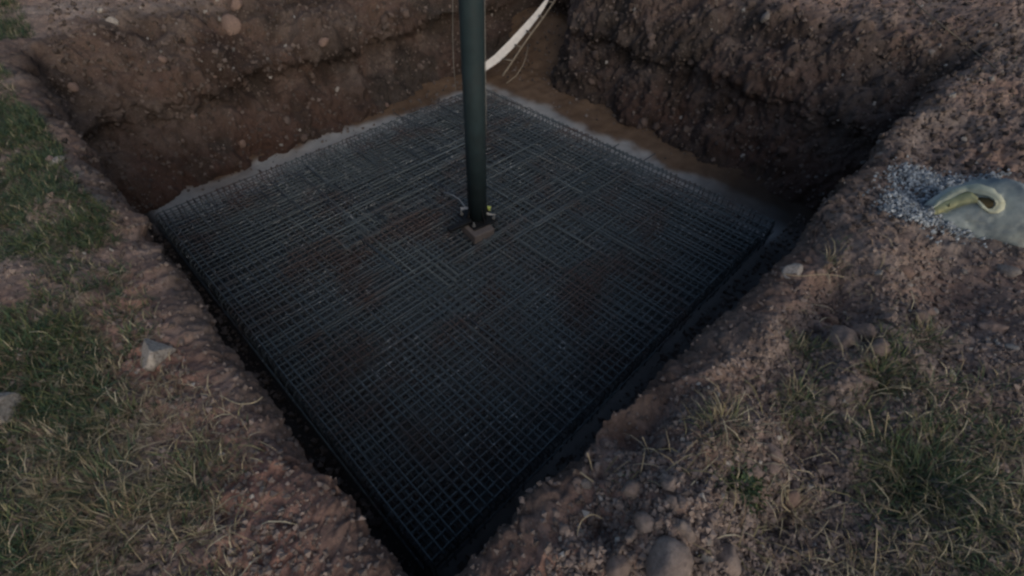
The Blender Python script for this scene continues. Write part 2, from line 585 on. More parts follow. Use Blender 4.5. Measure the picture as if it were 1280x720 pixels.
    idx = np.arange(nv * nu).reshape(nv, nu)
    a, b = idx[:-1], idx[1:]
    quads = np.stack([a, np.roll(a, -1, 1), np.roll(b, -1, 1), b], -1)
    tris_n = np.cross(Q[quads[-3, 5, 1]] - Q[quads[-3, 5, 0]], Q[quads[-3, 5, 2]] - Q[quads[-3, 5, 0]])
    if tris_n[2] < 0:
        quads = quads[..., ::-1]
    rim_row = sum(STEPS[:RIM_RING])
    def part(r0, r1, name, mat):
        lo = r0 * nu
        hi = (r1 + 1) * nu
        q = quads[r0:r1].reshape(-1, 4) - lo
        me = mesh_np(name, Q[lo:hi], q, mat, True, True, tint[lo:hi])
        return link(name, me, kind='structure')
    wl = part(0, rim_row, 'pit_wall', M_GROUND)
    gr = part(rim_row, nv - 1, 'ground', M_GROUND)
    return wl, gr

PIT_WALL, GROUND = build_earth()

def build_floor():
    xs = np.arange(-2.6, 4.6, 0.035)
    ys = np.arange(-2.8, 3.9, 0.035)
    X, Y = np.meshgrid(xs, ys, indexing='ij')
    P = np.stack([X.ravel(), Y.ravel(), np.zeros(X.size)], 1)
    x, y = P[:, 0], P[:, 1]
    n1, n2 = fbm(P * 1.5, 4, 7), fbm(P * 6, 4, 9)
    edge = np.maximum(np.maximum(x - 2.25, y - 2.30), 0)     # beyond the blinding the trench bed is mud
    leftpart = sstep(1.2, -0.6, x) * sstep(1.9, 2.1, y)
    mud = sstep(0.12, 0.3, edge + 0.25 * n1 + 0.12 * n2 - 0.2 * leftpart)
    mud = np.clip(mud + 0.35 * sstep(0.1, 0.5, n1), 0, 1)
    margin_dark = np.clip(sstep(-1.85, -2.0, x) + 0.75 * sstep(-1.9, -2.05, y), 0, 1) * sstep(-0.5, 0.1, 0.3 + n2 * 0.4)  # floor darkened along the near margins beside the cage
    z = -1.27 + 0.012 * n1 + 0.006 * n2 + 0.05 * sstep(0.1, 0.9, edge) + 0.02 * mud * n2
    z += 0.45 * sstep(0.9, 1.8, x - 2.3) * sstep(1.2, 2.2, y)
    P[:, 2] = z
    nx, ny = len(xs), len(ys)
    idx = np.arange(nx * ny).reshape(nx, ny)
    q = np.stack([idx[:-1, :-1], idx[1:, :-1], idx[1:, 1:], idx[:-1, 1:]], -1).reshape(-1, 4)
    margin_dark = np.maximum(margin_dark, 0.8 * sstep(2.0, 2.4, x) * sstep(-0.6, -1.5, y))
    tint = np.stack([mud, margin_dark, mud], 1)
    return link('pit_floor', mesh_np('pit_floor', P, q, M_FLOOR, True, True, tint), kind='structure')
PIT_FLOOR = build_floor()
bpy.context.view_layer.update()

def down(x, y, top=3.0):
    hit, loc, nor, _ = GROUND.ray_cast(Vector((x, y, top)), Vector((0, 0, -1)))
    return (loc, nor) if hit else (None, None)

def pick(u, v):
    """the point of the earth seen at a photo pixel"""
    d = Vector(RC.T @ np.array([(u - 640) / F, (v - 360) / F, 1.0])).normalized()
    o = Vector(CAM)
    best = None
    for ob in (GROUND, PIT_WALL, PIT_FLOOR):
        hit, loc, nor, _ = ob.ray_cast(o, d)
        if hit and (best is None or (loc - o).length < best[2]):
            best = (loc.copy(), nor.copy(), (loc - o).length)
    return best

def depth_of(p):
    return float((np.array(p) - CAM) @ RC[2])

# ------------------------------------------------------------------ reinforcement cage
HS = 1.96
def build_cage():
    root = link('rebar_cage', None, None, (0, 0, -1.27), label='wide square cage of crossed dark steel reinforcing bars lying on the pit floor', category='rebar cage')
    root.rotation_euler = (0, 0, 0)
    def bar_mesh(name, half, leg, r, seg=6):
        mb = MB()
        b = 0.03
        rg2 = random.Random(int(half * 1e6))
        if leg:
            pts = [(-half, 0, -leg), (-half, 0, -b), (-half + b * 0.35, 0, -b * 0.35), (-half + b, 0, 0)] + [(xx, rg2.uniform(-.006, .006), rg2.uniform(-.004, .0)) for xx in np.linspace(-half * 0.7, half * 0.7, 7)] + [
                   (half - b, 0, 0), (half - b * 0.35, 0, -b * 0.35), (half, 0, -b), (half, 0, -leg)]
        else:
            pts = [(-half, 0, 0), (0, 0, 0), (half, 0, 0)]
        mb.tube(pts, r, seg)
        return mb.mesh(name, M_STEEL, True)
    nb = 74
    top_a = [bar_mesh('bar', HS + random.uniform(-0.012, 0.014), 0.22 + random.uniform(-0.03, 0.02), 0.0052) for _ in range(5)]
    low_a = [bar_mesh('bar', HS - 0.03 + random.uniform(-0.02, 0.02), 0, 0.006) for _ in range(4)]
    rg = random.Random(3)
    for layer, (zz, pool) in enumerate(((0.262, top_a), (0.05, low_a))):
        for ang in (0, 1):
            for i in range(nb):
                t = -HS + 0.03 + (2 * HS - 0.06) * i / (nb - 1) + rg.uniform(-0.009, 0.009)
                o = link('bar', pool[rg.randrange(len(pool))], root)
                off = 0.0 if ang == 0 else (0.0108 if rg.random() < 0.25 else -0.0108)
                z = zz - off + rg.uniform(-0.003, 0.003)
                o.location = (0, t, z) if ang == 0 else (t, 0, z)
                o.rotation_euler = (rg.uniform(-0.02, 0.02), rg.uniform(-0.0012, 0.0012), (math.pi / 2 if ang else 0) + rg.uniform(-0.0045, 0.0045))
    mb = MB()  # extra bars at mid height, added to catch light and brighten the gaps
    for ang in (0, 1):
        for i in range(88):
            t = -HS + 0.06 + (2 * HS - 0.12) * i / 87 + rg.uniform(-0.012, 0.012)
            z = 0.155 + 0.011 * ang + rg.uniform(-0.004, 0.004)
            a, b = -HS + 0.02, HS - 0.02
            e_ = rg.uniform(-0.012, 0.012)
            mb.tube([(a, t, z), (b, t + e_, z)] if ang == 0 else [(t, a, z), (t + e_, b, z)], 0.006, 5)
    link('added_middle_bars', mb.mesh('added_middle_bars', M_STEEL, True), root, kind='stuff')
    # edge ties running round the sides at mid height
    for k in range(4):
        sx = HS + 0.011
        z = 0.15 if k % 2 else 0.165
        if k < 2:
            o = link('bar', low_a[0], root, (0, sx * (1 if k else -1), z))
        else:
            o = link('bar', low_a[0], root, (sx * (1 if k == 3 else -1), 0, z))
            o.rotation_euler = (0, 0, math.pi / 2)
    # loose second mats thrown on top: short lapped bars
    lap = [bar_mesh('lap_bar', L, 0, 0.0055) for L in (0.9, 0.62, 0.4)]
    for i in range(66):
        a = rg.random() < 0.4
        px, py = rg.uniform(-1.3, 1.3), rg.uniform(-1.3, 1.3)
        o = link('lap_bar', lap[rg.randrange(3)], root, (px, py, 0.284 + rg.uniform(0, 0.003)))
        o.rotation_euler = (0, 0, (math.pi / 2 if a else 0) + rg.uniform(-0.02, 0.02))
    # tie wire knots with twisted tails
    V, T = [], []
    n = 0
    for i in range(nb):
        for j in range(nb):
            if rg.random() > 0.3:
                continue
            x = -HS + 0.03 + (2 * HS - 0.06) * i / (nb - 1) + rg.uniform(-0.01, 0.01)
            y = -HS + 0.03 + (2 * HS - 0.06) * j / (nb - 1) + rg.uniform(-0.01, 0.01)
            a = rg.uniform(0, 6.28)
            L = rg.uniform(0.01, 0.026)
            dx, dy = math.cos(a) * L, math.sin(a) * L
            h = rg.uniform(0.006, 0.024)
            w_ = 0.0014
            z0 = 0.262
            b0 = [(x - dx, y - dy, z0 + 0.004), (x + dy * 0.12, y - dx * 0.12, z0 + 0.011), (x + dx, y + dy, z0 + h)]
            for (A, B) in ((b0[0], b0[1]), (b0[1], b0[2])):
                nx_, ny_ = -math.sin(a) * w_, math.cos(a) * w_
                V += [(A[0] - nx_, A[1] - ny_, A[2]), (A[0] + nx_, A[1] + ny_, A[2]), (A[0], A[1], A[2] + 2 * w_),
                      (B[0] - nx_, B[1] - ny_, B[2]), (B[0] + nx_, B[1] + ny_, B[2]), (B[0], B[1], B[2] + 2 * w_)]
                for q in ((0, 1, 4), (0, 4, 3), (1, 2, 5), (1, 5, 4), (2, 0, 3), (2, 3, 5)):
                    T.append([n + k for k in q])
                n += 6
    me = mesh_np('tie_wire', np.array(V), np.array(T), simple('tie_wire_steel', (0.3, 0.33, 0.36), 0.45, 0.6), False)
    link('tie_wire', me, root, kind='stuff')
build_cage()

# ------------------------------------------------------------------ pole, its plate, the block under it
ZT = -0.985
pb = unp(597, 272, ZT + 0.07)
def build_pole():
    base = Vector(pb)
    base.z = ZT + 0.075
    root = link('steel_pole', None, None, base, label='tall dark teal round steel pole standing in the middle of the rebar cage', category='pole')
    # lean: the pole passes pixel (589,0)
    top_dir = None
    best = 1e9
    for k in range(-400, 400):
        a = k * 0.0005
        dvec = Vector((a * RC[0][0], a * RC[0][1], 1)).normalized()
        # point where it reaches the top of the frame
        for L in (1.2, 1.4, 1.6):
            p = base + dvec * L
            u, v, _ = proj(np.array(p))
            tu = 597 + (589 - 597) * (272 - v) / 272.0
            if abs(u - tu) < best:
                best = abs(u - tu)
                top_dir = dvec
    root.rotation_euler = top_dir.to_track_quat('Z', 'Y').to_euler()
    H = 3.4
    R0 = 0.078
    mb = MB()
    mb.tube([(0, 0, 0.012), (0, 0, H * 0.33), (0, 0, H * 0.66), (0, 0, H)], [R0, R0 * 1.0, R0 * 1.0, R0], 40)
    link('shaft', mb.mesh('shaft', M_POLE, False), root)
    for p_ in bpy.data.meshes['shaft'].polygons:
        p_.use_smooth = len(p_.vertices) == 4
    mb = MB()
    mb.box((0, 0, 0.0), 0.27, 0.24, 0.014, 0.62, 0.002)
    link('base_plate', mb.mesh('base_plate', M_DARK), root)
    for k in range(4):
        a = 0.62 + k * math.pi / 2
        c, s = math.cos(a), math.sin(a)
        mb = MB()
        A = [(R0 * 0.98, -0.004, 0.008), (0.116, -0.004, 0.008), (R0 * 0.98, -0.004, 0.13),
             (R0 * 0.98, 0.004, 0.008), (0.116, 0.004, 0.008), (R0 * 0.98, 0.004, 0.13)]
        A = [(c * x - s * y, s * x + c * y, z) for x, y, z in A]
        mb.add(A, [(0, 1, 2), (5, 4, 3), (0, 3, 4, 1), (1, 4, 5, 2), (2, 5, 3, 0)])
        link('gusset', mb.mesh('gusset', M_DARK), root)
        mb = MB()
        hx = 0.138
        q = 0.62 + math.pi / 4 + k * math.pi / 2
        X, Y = math.cos(q) * hx, math.sin(q) * hx
        mb.tube([(X, Y, -0.01), (X, Y, 0.045)], 0.007, 8)
        mb.tube([(X, Y, 0.008), (X, Y, 0.02)], 0.014, 6)
        link('anchor_bolt', mb.mesh('anchor_bolt', M_WIRE), root)
    mb = MB()
    mb.box((-0.2, -0.03, 0.026), 0.22, 0.055, 0.03, 0, 0.003)
    br = link('bracket', mb.mesh('bracket', M_DARK), root)
    br.rotation_euler = (0, 0, math.atan2(RC[0][1], RC[0][0]) - 0.12)
    # pale cable clipped up the right-hand side
    c = Vector((RC[0][0], RC[0][1], 0)).normalized()
    inv = root.rotation_euler.to_matrix().inverted()
    e = inv @ c
    e.z = 0
    e.normalize()
    mb = MB()
    mb.tube([(e.x * (R0 + 0.004), e.y * (R0 + 0.004), z) for z in np.linspace(0.75, H, 12)], 0.0026, 6)
    link('cable', mb.mesh('cable', M_WIRE, True), root)
    mb = MB()
    mb.tube([(0, 0, H), (0, 0, H + 0.012)], R0 + 0.006, 24)
    link('cap', mb.mesh('cap', M_DARK), root)
    # wire hanging free beside the shaft, hooked over the cap
    dep = depth_of(base + top_dir * 1.4) + 0.02
    pts = []
    for (u, v) in ((567.5, 79), (569, 60), (571, 40), (572, 15), (573, -20)):
        pts.append(at_depth(u, v, dep - (79 - v) * 0.0055 + 0.42))
    # keep it in front of the far wall and beside the shaft
    hang = []
    sideL = -c
    for k, zz in enumerate(np.linspace(1.08, H - 0.02, 14)):
        off = R0 + 0.045 - 0.02 * k / 13 + 0.008 * math.sin(k * 1.3)
        if k == 13:
            off = R0 * 0.95
        pt = Vector((-e.x * off, -e.y * off, zz))
        hang.append(pt)
    mb = MB()
    mb.tube(hang, 0.0019, 6)
    link('hanging_wire', mb.mesh('hanging_wire', M_WIRE, True), root)
    return root
POLE = build_pole()

def build_block():
    mb = MB()
    c = unp(596.5, 281, ZT + 0.06)
    rz = math.atan2(RC[2][1], RC[2][0]) + math.radians(38)
    mb.box((0, 0, 0.0), 0.215, 0.2, 0.085, 0, 0.006)
    b = link('concrete_block', mb.mesh('concrete_block', M_BLOCK), None, (pb[0] - 0.07, pb[1] - 0.075, ZT + 0.022),
             label='small grey concrete block wedged under the base plate of the pole', category='block')
    b.rotation_euler = (0.03, -0.04, rz)
    p = unp(610.5, 258, ZT + 0.13)
    mb = MB()
    mb.box((0, 0, 0.03), 0.034, 0.02, 0.044, 0, 0.004)
    o = link('yellow_tag', mb.mesh('yellow_tag', M_TAPE), None, (p[0], p[1], ZT + 0.085), label='tiny yellow-green plastic tag at the right of the pole foot', category='tag')
    o.rotation_euler = (0.2, 0.1, math.atan2(RC[0][1], RC[0][0]))
    # bent offcuts of bright sheet by the foot
    for (u, v, L, a, lab) in ((583, 261, 0.1, 0.25, 'thin bright metal offcut poking out left of the pole foot'),
                              (613, 269, 0.085, -0.2, 'thin bright metal offcut poking out right of the pole foot')):
        p = unp(u, v, ZT + 0.075)
        mb = MB()
        mb.add([(-L / 2, -0.012, 0), (L / 2, -0.004, 0.004), (L / 2, 0.004, 0.008), (-L / 2, 0.012, 0.014),
                (-L / 2, -0.012, 0.003), (L / 2, -0.004, 0.007), (L / 2, 0.004, 0.011), (-L / 2, 0.012, 0.017)],
               [(3, 2, 1, 0), (4, 5, 6, 7), (0, 1, 5, 4), (1, 2, 6, 5), (2, 3, 7, 6), (3, 0, 4, 7)])
        o = link('metal_strip', mb.mesh('metal_strip', M_BRIGHT), None, p, label=lab, category='metal strip', group='bright offcuts at the pole foot')
        o.rotation_euler = (0, 0, math.atan2(RC[0][1], RC[0][0]) + a)
    # a long bent wire lying left of the foot
    pts = [Vector(unp(u, v, ZT + 0.02)) for u, v in ((556, 240), (566, 246), (574, 251), (584, 262), (600, 268), (618, 271))]
    o0 = pts[0]
    mb = MB()
    mb.tube([p - o0 + Vector((0, 0, 0.02 * math.sin(i))) for i, p in enumerate(pts)], 0.004, 6)
    link('loose_wire', mb.mesh('loose_wire', M_BRIGHT, True), None, o0, label='bent loose wire lying on the cage left of the pole foot', category='wire')
build_block()

# ------------------------------------------------------------------ pale ladder-like strip hanging in the far corner
def build_ladder():
    A = [(590, 92, -1.20), (607, 83, -1.16), (622, 72, -1.08), (640, 54, -0.95), (656, 36, -0.82), (672, 17, -0.7), (683, 1, -0.58), (694, -22, -0.44), (706, -60, -0.2)]
    Bp = [(628, 95, -1.20), (641, 76, -1.07), (652, 59, -0.95), (664, 42, -0.82), (679, 22, -0.7), (692, 3, -0.58), (704, -20, -0.44), (718, -58, -0.2)]
    Cp = [(633, 104, -1.22), (645, 95, -1.17), (653, 83, -1.1), (658, 70, -1.03), (660, 56, -0.95)]
    A = [(a, b, c + 0.13) for a, b, c in A]
    Bp = [(a, b, c + 0.13) for a, b, c in Bp]
    Cp = [(a, b, c + 0.05) for a, b, c in Cp]
    pa = [Vector(unp(*p)) for p in A]
    pB = [Vector(unp(*p)) for p in Bp]
    pC = [Vector(unp(*p)) for p in Cp]
    o0 = Vector((pa[0].x, pa[0].y, -1.27))
    root = link('ladder', None, None, o0, label='pale curved homemade ladder with thin second rail leaning in the far corner of the pit', category='ladder')
    # wide rail: a curved plank
    mb = MB()
    V, Fc = [], []
    rt = Vector(RC[0])
    upv = Vector(-RC[1])
    fw = Vector(RC[2])
    for i, p in enumerate(pa):
        t = (pa[min(i + 1, len(pa) - 1)] - pa[max(i - 1, 0)]).normalized()
        sd_ = t.cross(fw).normalized()
        wd = 0.05 * (0.8 + 0.35 * math.sin(min(i, 5) / 5 * math.pi))
        if i >= 6:
            wd *= 0.6
        q = p - o0
        V += [q + sd_ * wd, q - sd_ * wd, q - sd_ * wd + fw * 0.02, q + sd_ * wd + fw * 0.02]
    n = len(pa)
    for i in range(n - 1):
        for k in range(4):
            q = (k + 1) % 4
            Fc.append((i * 4 + k, i * 4 + q, (i + 1) * 4 + q, (i + 1) * 4 + k))
    Fc += [(3, 2, 1, 0), tuple((n - 1) * 4 + k for k in range(4))]
    mb.add(V, Fc)
    link('wide_rail', mb.mesh('wide_rail', M_STRAP), root)
    mb = MB()
    mb.tube([p - o0 for p in pB], 0.013, 8)
    link('thin_rail', mb.mesh('thin_rail', M_ROPE, True), root)
    mb = MB()
    mb.tube([p - o0 for p in pC], 0.008, 8)
    link('loose_cord', mb.mesh('loose_cord', M_ROPE, True), root)
    for i, j in ((2, 1), (3, 2), (4, 3), (5, 4), (6, 5), (7, 6)):
        mb = MB()
        mb.tube([pa[i].lerp(pB[j], 0.32) - o0 + fw * 0.01, pB[j] - o0], 0.011, 8)
        link('rung', mb.mesh('rung', M_ROPE, True), root)
build_ladder()

# ------------------------------------------------------------------ stones and clods
def rock_mesh(name, mat, seed, flat=0.6, ang=0.25, sub=3, sharp=False):
    import bmesh
    bm = bmesh.new()
    bmesh.ops.create_icosphere(bm, subdivisions=sub, radius=1.0)
    co = np.array([v.co[:] for v in bm.verts])
    rg = np.random.default_rng(seed)
    # cut by random planes for facets, then roughen
    for _ in range(9):
        nrm = rg.normal(size=3)
        nrm /= np.linalg.norm(nrm)
        dd = rg.uniform(0.4, 0.75) if sharp else rg.uniform(0.62, 0.92)
        over = np.maximum(co @ nrm - dd, 0)
        co -= nrm * over[:, None] * (1.0 if sharp else 0.85)
    if sharp:
        co *= 1.35
    dsp = 1 + ang * fbm(co * 1.3 + seed * 3.1, 3, seed) + 0.05 * fbm(co * 5 + seed, 2, seed + 9)
    dsp += (0.10 * fbm(co * 4 + seed, 3, seed + 3) + 0.05 * fbm(co * 11, 2, seed + 5)) * (1 if ang > 0.3 else 0.35)
    co *= dsp[:, None]
    co *= np.array([1.0, rg.uniform(0.7, 0.95), flat])
    for v, c in zip(bm.verts, co):
        v.co = c
    me = bpy.data.meshes.new(name)
    bm.to_mesh(me)
    bm.free()
    me.materials.append(mat)
    me.polygons.foreach_set('use_smooth', [not sharp] * len(me.polygons))
    return me
ROCKS = {k: [rock_mesh('stone', mt, s * 7 + i, fl, an) for s in range(5)]
         for i, (k, mt, fl, an) in enumerate((('pale', M_PALE, 0.55, 0.2), ('grey', M_GREY, 0.6, 0.25), ('pink', M_PINK, 0.65, 0.2), ('clod', M_CLOD, 0.75, 0.6), ('lump', M_CLOD, 0.85, 0.2), ('wclod', M_WCLOD, 0.75, 0.6)))}
ROCKS['angular'] = [rock_mesh('stone', M_PALE, 301, 0.8, 0.0, 4, True)]

def place_rock(u, v, wpx, kind, label, cat='stone', group=None, flat=1.0, name=None):
    h = pick(u, v)
    if h is None:
        return None
    loc, nor, _ = h
    dep = depth_of(loc)
    s = wpx / F * dep / 2 * 1.08
    me = random.choice(ROCKS[kind])
    nm = name or ('stone' if kind != 'clod' else 'soil_clod')
    o = link(nm, me, None, loc + nor * s * 0.12, label=label, category=cat, group=group)
    q = nor.to_track_quat('Z', 'Y').to_matrix().to_4x4() @ Matrix.Rotation(random.uniform(0, 6.28), 4, 'Z')
    o.rotation_euler = q.to_euler()
    o.scale = (s, s, s * flat)
    return o

NAMED = [
 (838, 702, 66, 'lump', 'big rounded reddish stone at the bottom edge right of the near corner', 'stone', 'stone'),
 (806, 654, 30, 'lump', 'tall brown lump just above the big rounded stone at the bottom', 'soil clod', None),
 (790, 669, 20, 'clod', 'small wedge shaped clod touching the left of the tall brown lump', 'soil clod', None),
 (775, 632, 17, 'lump', 'round pinkish stone above and left of the tall brown lump', 'stone', None),
 (772, 706, 34, 'lump', 'brown lump at the bottom edge, left neighbour of the big rounded stone', 'soil clod', None),
 (790, 612, 30, 'clod', 'crumbly clod beside a pale chip above the round pinkish stone', 'soil clod', None),
 (797, 603, 11, 'grey', 'light grey chip on top of the crumbly clod near the right rim', 'stone', None),
 (842, 628, 18, 'lump', 'rounded clod on its own up and right of the tall brown lump', 'soil clod', None),
 (836, 605, 24, 'clod', 'long low clod with a pale end above the rounded lone clod', 'soil clod', None),
 (855, 662, 28, 'clod', 'dark angular clod directly above the big rounded stone', 'soil clod', None),
 (887, 650, 18, 'clod', 'clod by a pale straw right of the dark angular clod', 'soil clod', None),
 (885, 676, 11, 'grey', 'small grey stone right of the big rounded stone at the bottom', 'stone', None),
 (862, 556, 11, 'grey', 'flat light stone at the top of the stony patch right of the rim', 'stone', None),
 (850, 598, 14, 'clod', 'small clod in the middle of the stony patch right of the rim', 'soil clod', None),
 (872, 592, 15, 'clod', 'pale brown clod on the right side of the stony patch', 'soil clod', None),
 (733, 604, 18, 'grey', 'greyish lump at the very rim beside two upright straws', 'stone', None),
 (965, 566, 22, 'clod', 'upper clod of the pair below the yellow grass patch on the right', 'soil clod', None),
 (966, 586, 19, 'lump', 'lower clod of the pair below the yellow grass patch on the right', 'soil clod', None),
 (990, 588, 15, 'clod', 'small dark clod just right of the clod pair', 'soil clod', None),
 (916, 622, 19, 'clod', 'clod at the left end of the low green weed on the right bank', 'soil clod', None),
 (990, 622, 26, 'pink', 'pointed pinkish stone under a bent straw on the right bank', 'stone', None),
 (930, 647, 20, 'clod', 'greenish grey clod just below the low green weed', 'soil clod', None),
 (1030, 586, 22, 'clod', 'pale clod half sunk between the weed and the right hand grass', 'soil clod', None),
 (905, 700, 44, 'lump', 'wide low brown lump at the bottom, second right of the big stone', 'soil clod', None),
 (1062, 552, 20, 'clod', 'dusty clod in front of the dry grass on the right bank', 'soil clod', None),
 (990, 341, 27, 'pale', 'long flat pale stone on the right rim near dry straws', 'stone', None),
 (1098, 342, 13, 'pale', 'small flat cream stone left of the round pinkish one', 'stone', None),
 (1130, 341, 20, 'pink', 'round pinkish stone below the gravel spill', 'stone', None),
 (1136, 356, 9, 'pale', 'tiny pale stone just under the round pinkish stone by the gravel', 'stone', None),
 (1258, 340, 25, 'grey', 'oval grey stone below the sack at the right edge', 'stone', None),
 (1204, 340, 9, 'grey', 'small light stone left of the oval grey stone below the sack', 'stone', None),
 (1168, 389, 9, 'pale', 'small light stone alone on the bare earth right of the clods', 'stone', None),
 (1052, 428, 34, 'clod', 'large grey brown clod at the left of the clod heap on the right bank', 'soil clod', None),
 (1076, 418, 30, 'clod', 'large clod at the middle of the clod heap on the right bank', 'soil clod', None),
 (1111, 397, 18, 'clod', 'upper right clod of the clod heap on the right bank', 'soil clod', None),
 (1112, 415, 18, 'clod', 'lower right clod of the clod heap, beside a pale chip', 'soil clod', None),
 (1100, 436, 24, 'clod', 'front clod of the clod heap, just above the green tuft', 'soil clod', None),
 (1035, 403, 28, 'pink', 'reddish lump above the clod heap at the edge of the hollow', 'stone', None),
 (1150, 396, 20, 'clod', 'crumbling clod right of the clod heap on the right bank', 'soil clod', None),
 (1206, 407, 9, 'grey', 'tiny grey stone on the bare slope right of the crumbling clod', 'stone', None),
 (1265, 436, 17, 'pale', 'pale stone at the right edge, level with the clod heap', 'stone', None),
 (1233, 426, 10, 'pale', 'small pale stone left of the pale stone at the right edge', 'stone', None),
 (1240, 412, 24, 'clod', 'dusty low clod above the pale stones at the right edge', 'soil clod', None),
 (197, 441, 40, 'angular', 'whitish angular stone on the left rim among dry grass', 'stone', None),
 (3, 520, 50, 'angular', 'large pale stone cut by the left edge of the picture', 'stone', None),
 (72, 204, 20, 'pale', 'pale flat stone on the left rim above the green patch', 'stone', None),
 (290, 32, 26, 'pink', 'boulder sticking out of the far left wall near the top', 'stone', None),
 (297, 6, 17, 'pink', 'smaller stone just above the boulder in the far left wall', 'stone', None),
 (139, 27, 15, 'pale', 'whitish lump high in the left end of the far left wall', 'stone', None),
 (126, 14, 10, 'pale', 'whitish chip up and left of the whitish lump in the far left wall', 'stone', None),
 (422, 112, 7, 'pale', 'small white chip low in the far left wall above the concrete strip', 'stone', None),
 (612, 82, 17, 'pink', 'brown stone right of the pole under the end of the pale rail', 'stone', None),
 (815, 57, 14, 'wclod', 'round clod stuck high in the far right wall', 'soil clod', None),
 (865, 78, 12, 'wclod', 'rough clod right of the round wall clod', 'soil clod', None),
 (852, 148, 7, 'pale', 'small pale chip low in the far right wall', 'stone', None),
 (929, 195, 6, 'pale', 'small white stone in the dark foot of the far right wall', 'stone', None),
 (958, 22, 13, 'grey', 'grey stone near the top of the far right wall', 'stone', None),
 (1093, 130, 6, 'pale', 'small white chip on the right rim above the gravel', 'stone', None),
 (1205, 174, 7, 'pale', 'small white chip on the dark earth above the sack', 'stone', None),
 (1146, 208, 7, 'pale', 'small pale chip just above the gravel spill', 'stone', None),
]
for (u, v, wpx, kind, lab, cat, nm) in NAMED:
    place_rock(u, v, wpx, kind, lab, cat, None, (1.5 if wpx > 38 else 0.9) if kind == 'pale' else 1.0, nm)

# smaller clods, each told by the landmark it lies next to
MARKS = [(838, 702, 'the big rounded stone'), (806, 654, 'the tall brown lump'), (775, 632, 'the round pinkish stone'), (855, 662, 'the dark angular clod'),
         (740, 645, 'the arched pale stalk'), (795, 535, 'the rim hollow'), (905, 530, 'the yellowish dry tuft'), (930, 607, 'the low green weed'),
         (990, 622, 'the pointed pinkish stone'), (966, 575, 'the clod pair'), (990, 341, 'the long flat pale stone'), (1030, 365, 'the reddish lump'),
         (1130, 341, 'the pinkish gravel-side stone'), (1258, 340, 'the oval grey stone'), (1076, 420, 'the clod heap'), (1052, 482, 'the dark crumbly mound'),
         (1146, 605, 'the largest green tuft'), (1265, 436, 'the pale edge stone'), (1160, 425, 'the small right tuft'), (1235, 265, 'the sack'),
         (1150, 255, 'the gravel spill'), (1205, 174, 'the dark slope chip'), (1093, 130, 'the right rim chip'), (1200, 50, 'the thin cord'),
         (197, 441, 'the whitish left stone'), (72, 204, 'the pale flat rim stone'), (305, 462, 'the reddish dry tuft'), (305, 503, 'the curved pale root'),
         (245, 600, 'the lower left tuft'), (205, 348, 'the thin rim tuft'), (290, 32, 'the wall boulder'), (139, 27, 'the whitish wall lump'),
         (422, 112, 'the small white wall chip'), (555, 60, 'the hanging wire'), (160, 230, 'the left cage corner'), (815, 57, 'the round wall clod'),
         (852, 148, 'the pale wall chip'), (929, 195, 'the white wall stone'), (958, 22, 'the grey wall stone'), (700, 60, 'the ladder'),
         (380, 650, 'the bare left strip')]
def tell(u, v):
    mu, mv, nm = min(MARKS, key=lambda q: math.hypot(q[0] - u, q[1] - v))
    du, dv = u - mu, v - mv
    d = math.hypot(du, dv)
    how = 'right beside,' if d < 16 else ('a little' if d < 34 else ('some way' if d < 60 else 'well'))
    a = math.degrees(math.atan2(-dv, du)) % 360
    way = ['right of', 'above and right of', 'above', 'above and left of', 'left of', 'below and left of', 'below', 'below and right of'][int((a + 22.5) // 45) % 8]
    return how + ' ' + way + ' ' + nm

# sown by area
def scatter_clods(n, region, lo, hi, label, group, kinds=('clod',), cat='soil clod'):
    k = 0
    tries = 0
    while k < n and tries < n * 30:
        tries += 1
        u0, v0, u1, v1 = region
        u, v = random.uniform(u0, u1), random.uniform(v0, v1)
        h = pick(u, v)
        if h is None:
            continue
        if h[0].z < -0.15 and 'wall' not in label:
            continue
        if h[0].z > -0.15 and 'wall' in label and h[0].x < -2.05:
            continue
        if 'wall' in label and h[0].z < -1.2:
            continue
        kind = random.choice(kinds)
        w_ = lo + (hi - lo) * random.random() ** 2.2
        size = 'tiny' if w_ < 6.5 else ('small' if w_ < 10 else 'medium')
        tone = {'clod': 'brown clod', 'wclod': 'dark clod', 'pink': 'pinkish stone', 'grey': 'grey stone'}[kind]
        ct = 'soil clod' if 'clod' in kind else 'stone'
        place_rock(u, v, w_, kind, size + ' ' + tone + ' ' + tell(u, v), ct, group, random.uniform(0.7, 1.0), 'soil_clod' if ct == 'soil clod' else 'stone')
        k += 1
scatter_clods(70, (690, 545, 960, 720), 6, 17, 'small brown clod in the stony patch along the near right rim', 'small clods of the near right stony patch')
scatter_clods(60, (960, 330, 1240, 520), 5, 15, 'small crumbly clod strewn about the clod heap on the right bank', 'small clods round the right hand heap')
scatter_clods(16, (1030, 462, 1078, 505), 8, 19, 'dark clod heaped in the crumbly mound below the clod heap', 'clods of the dark mound')
scatter_clods(26, (960, 520, 1280, 720), 5, 12, 'small clod lying in the dry grass on the right bank', 'small clods in the right hand grass')
scatter_clods(34, (1090, 60, 1280, 220), 4, 9, 'small stone on the dark slope above the sack', 'small stones above the sack', ('clod', 'grey', 'clod'), 'stone')
scatter_clods(40, (700, 5, 1030, 210), 5, 15, 'rough clod stuck in the far right pit wall', 'clods in the far right wall', ('wclod',))
scatter_clods(45, (90, 10, 560, 200), 5, 13, 'rough clod stuck in the far left pit wall', 'clods in the far left wall', ('wclod', 'wclod', 'wclod', 'pink'))
scatter_clods(24, (60, 200, 460, 715), 5, 11, 'small clod on the bare left rim of the pit', 'small clods on the left rim')

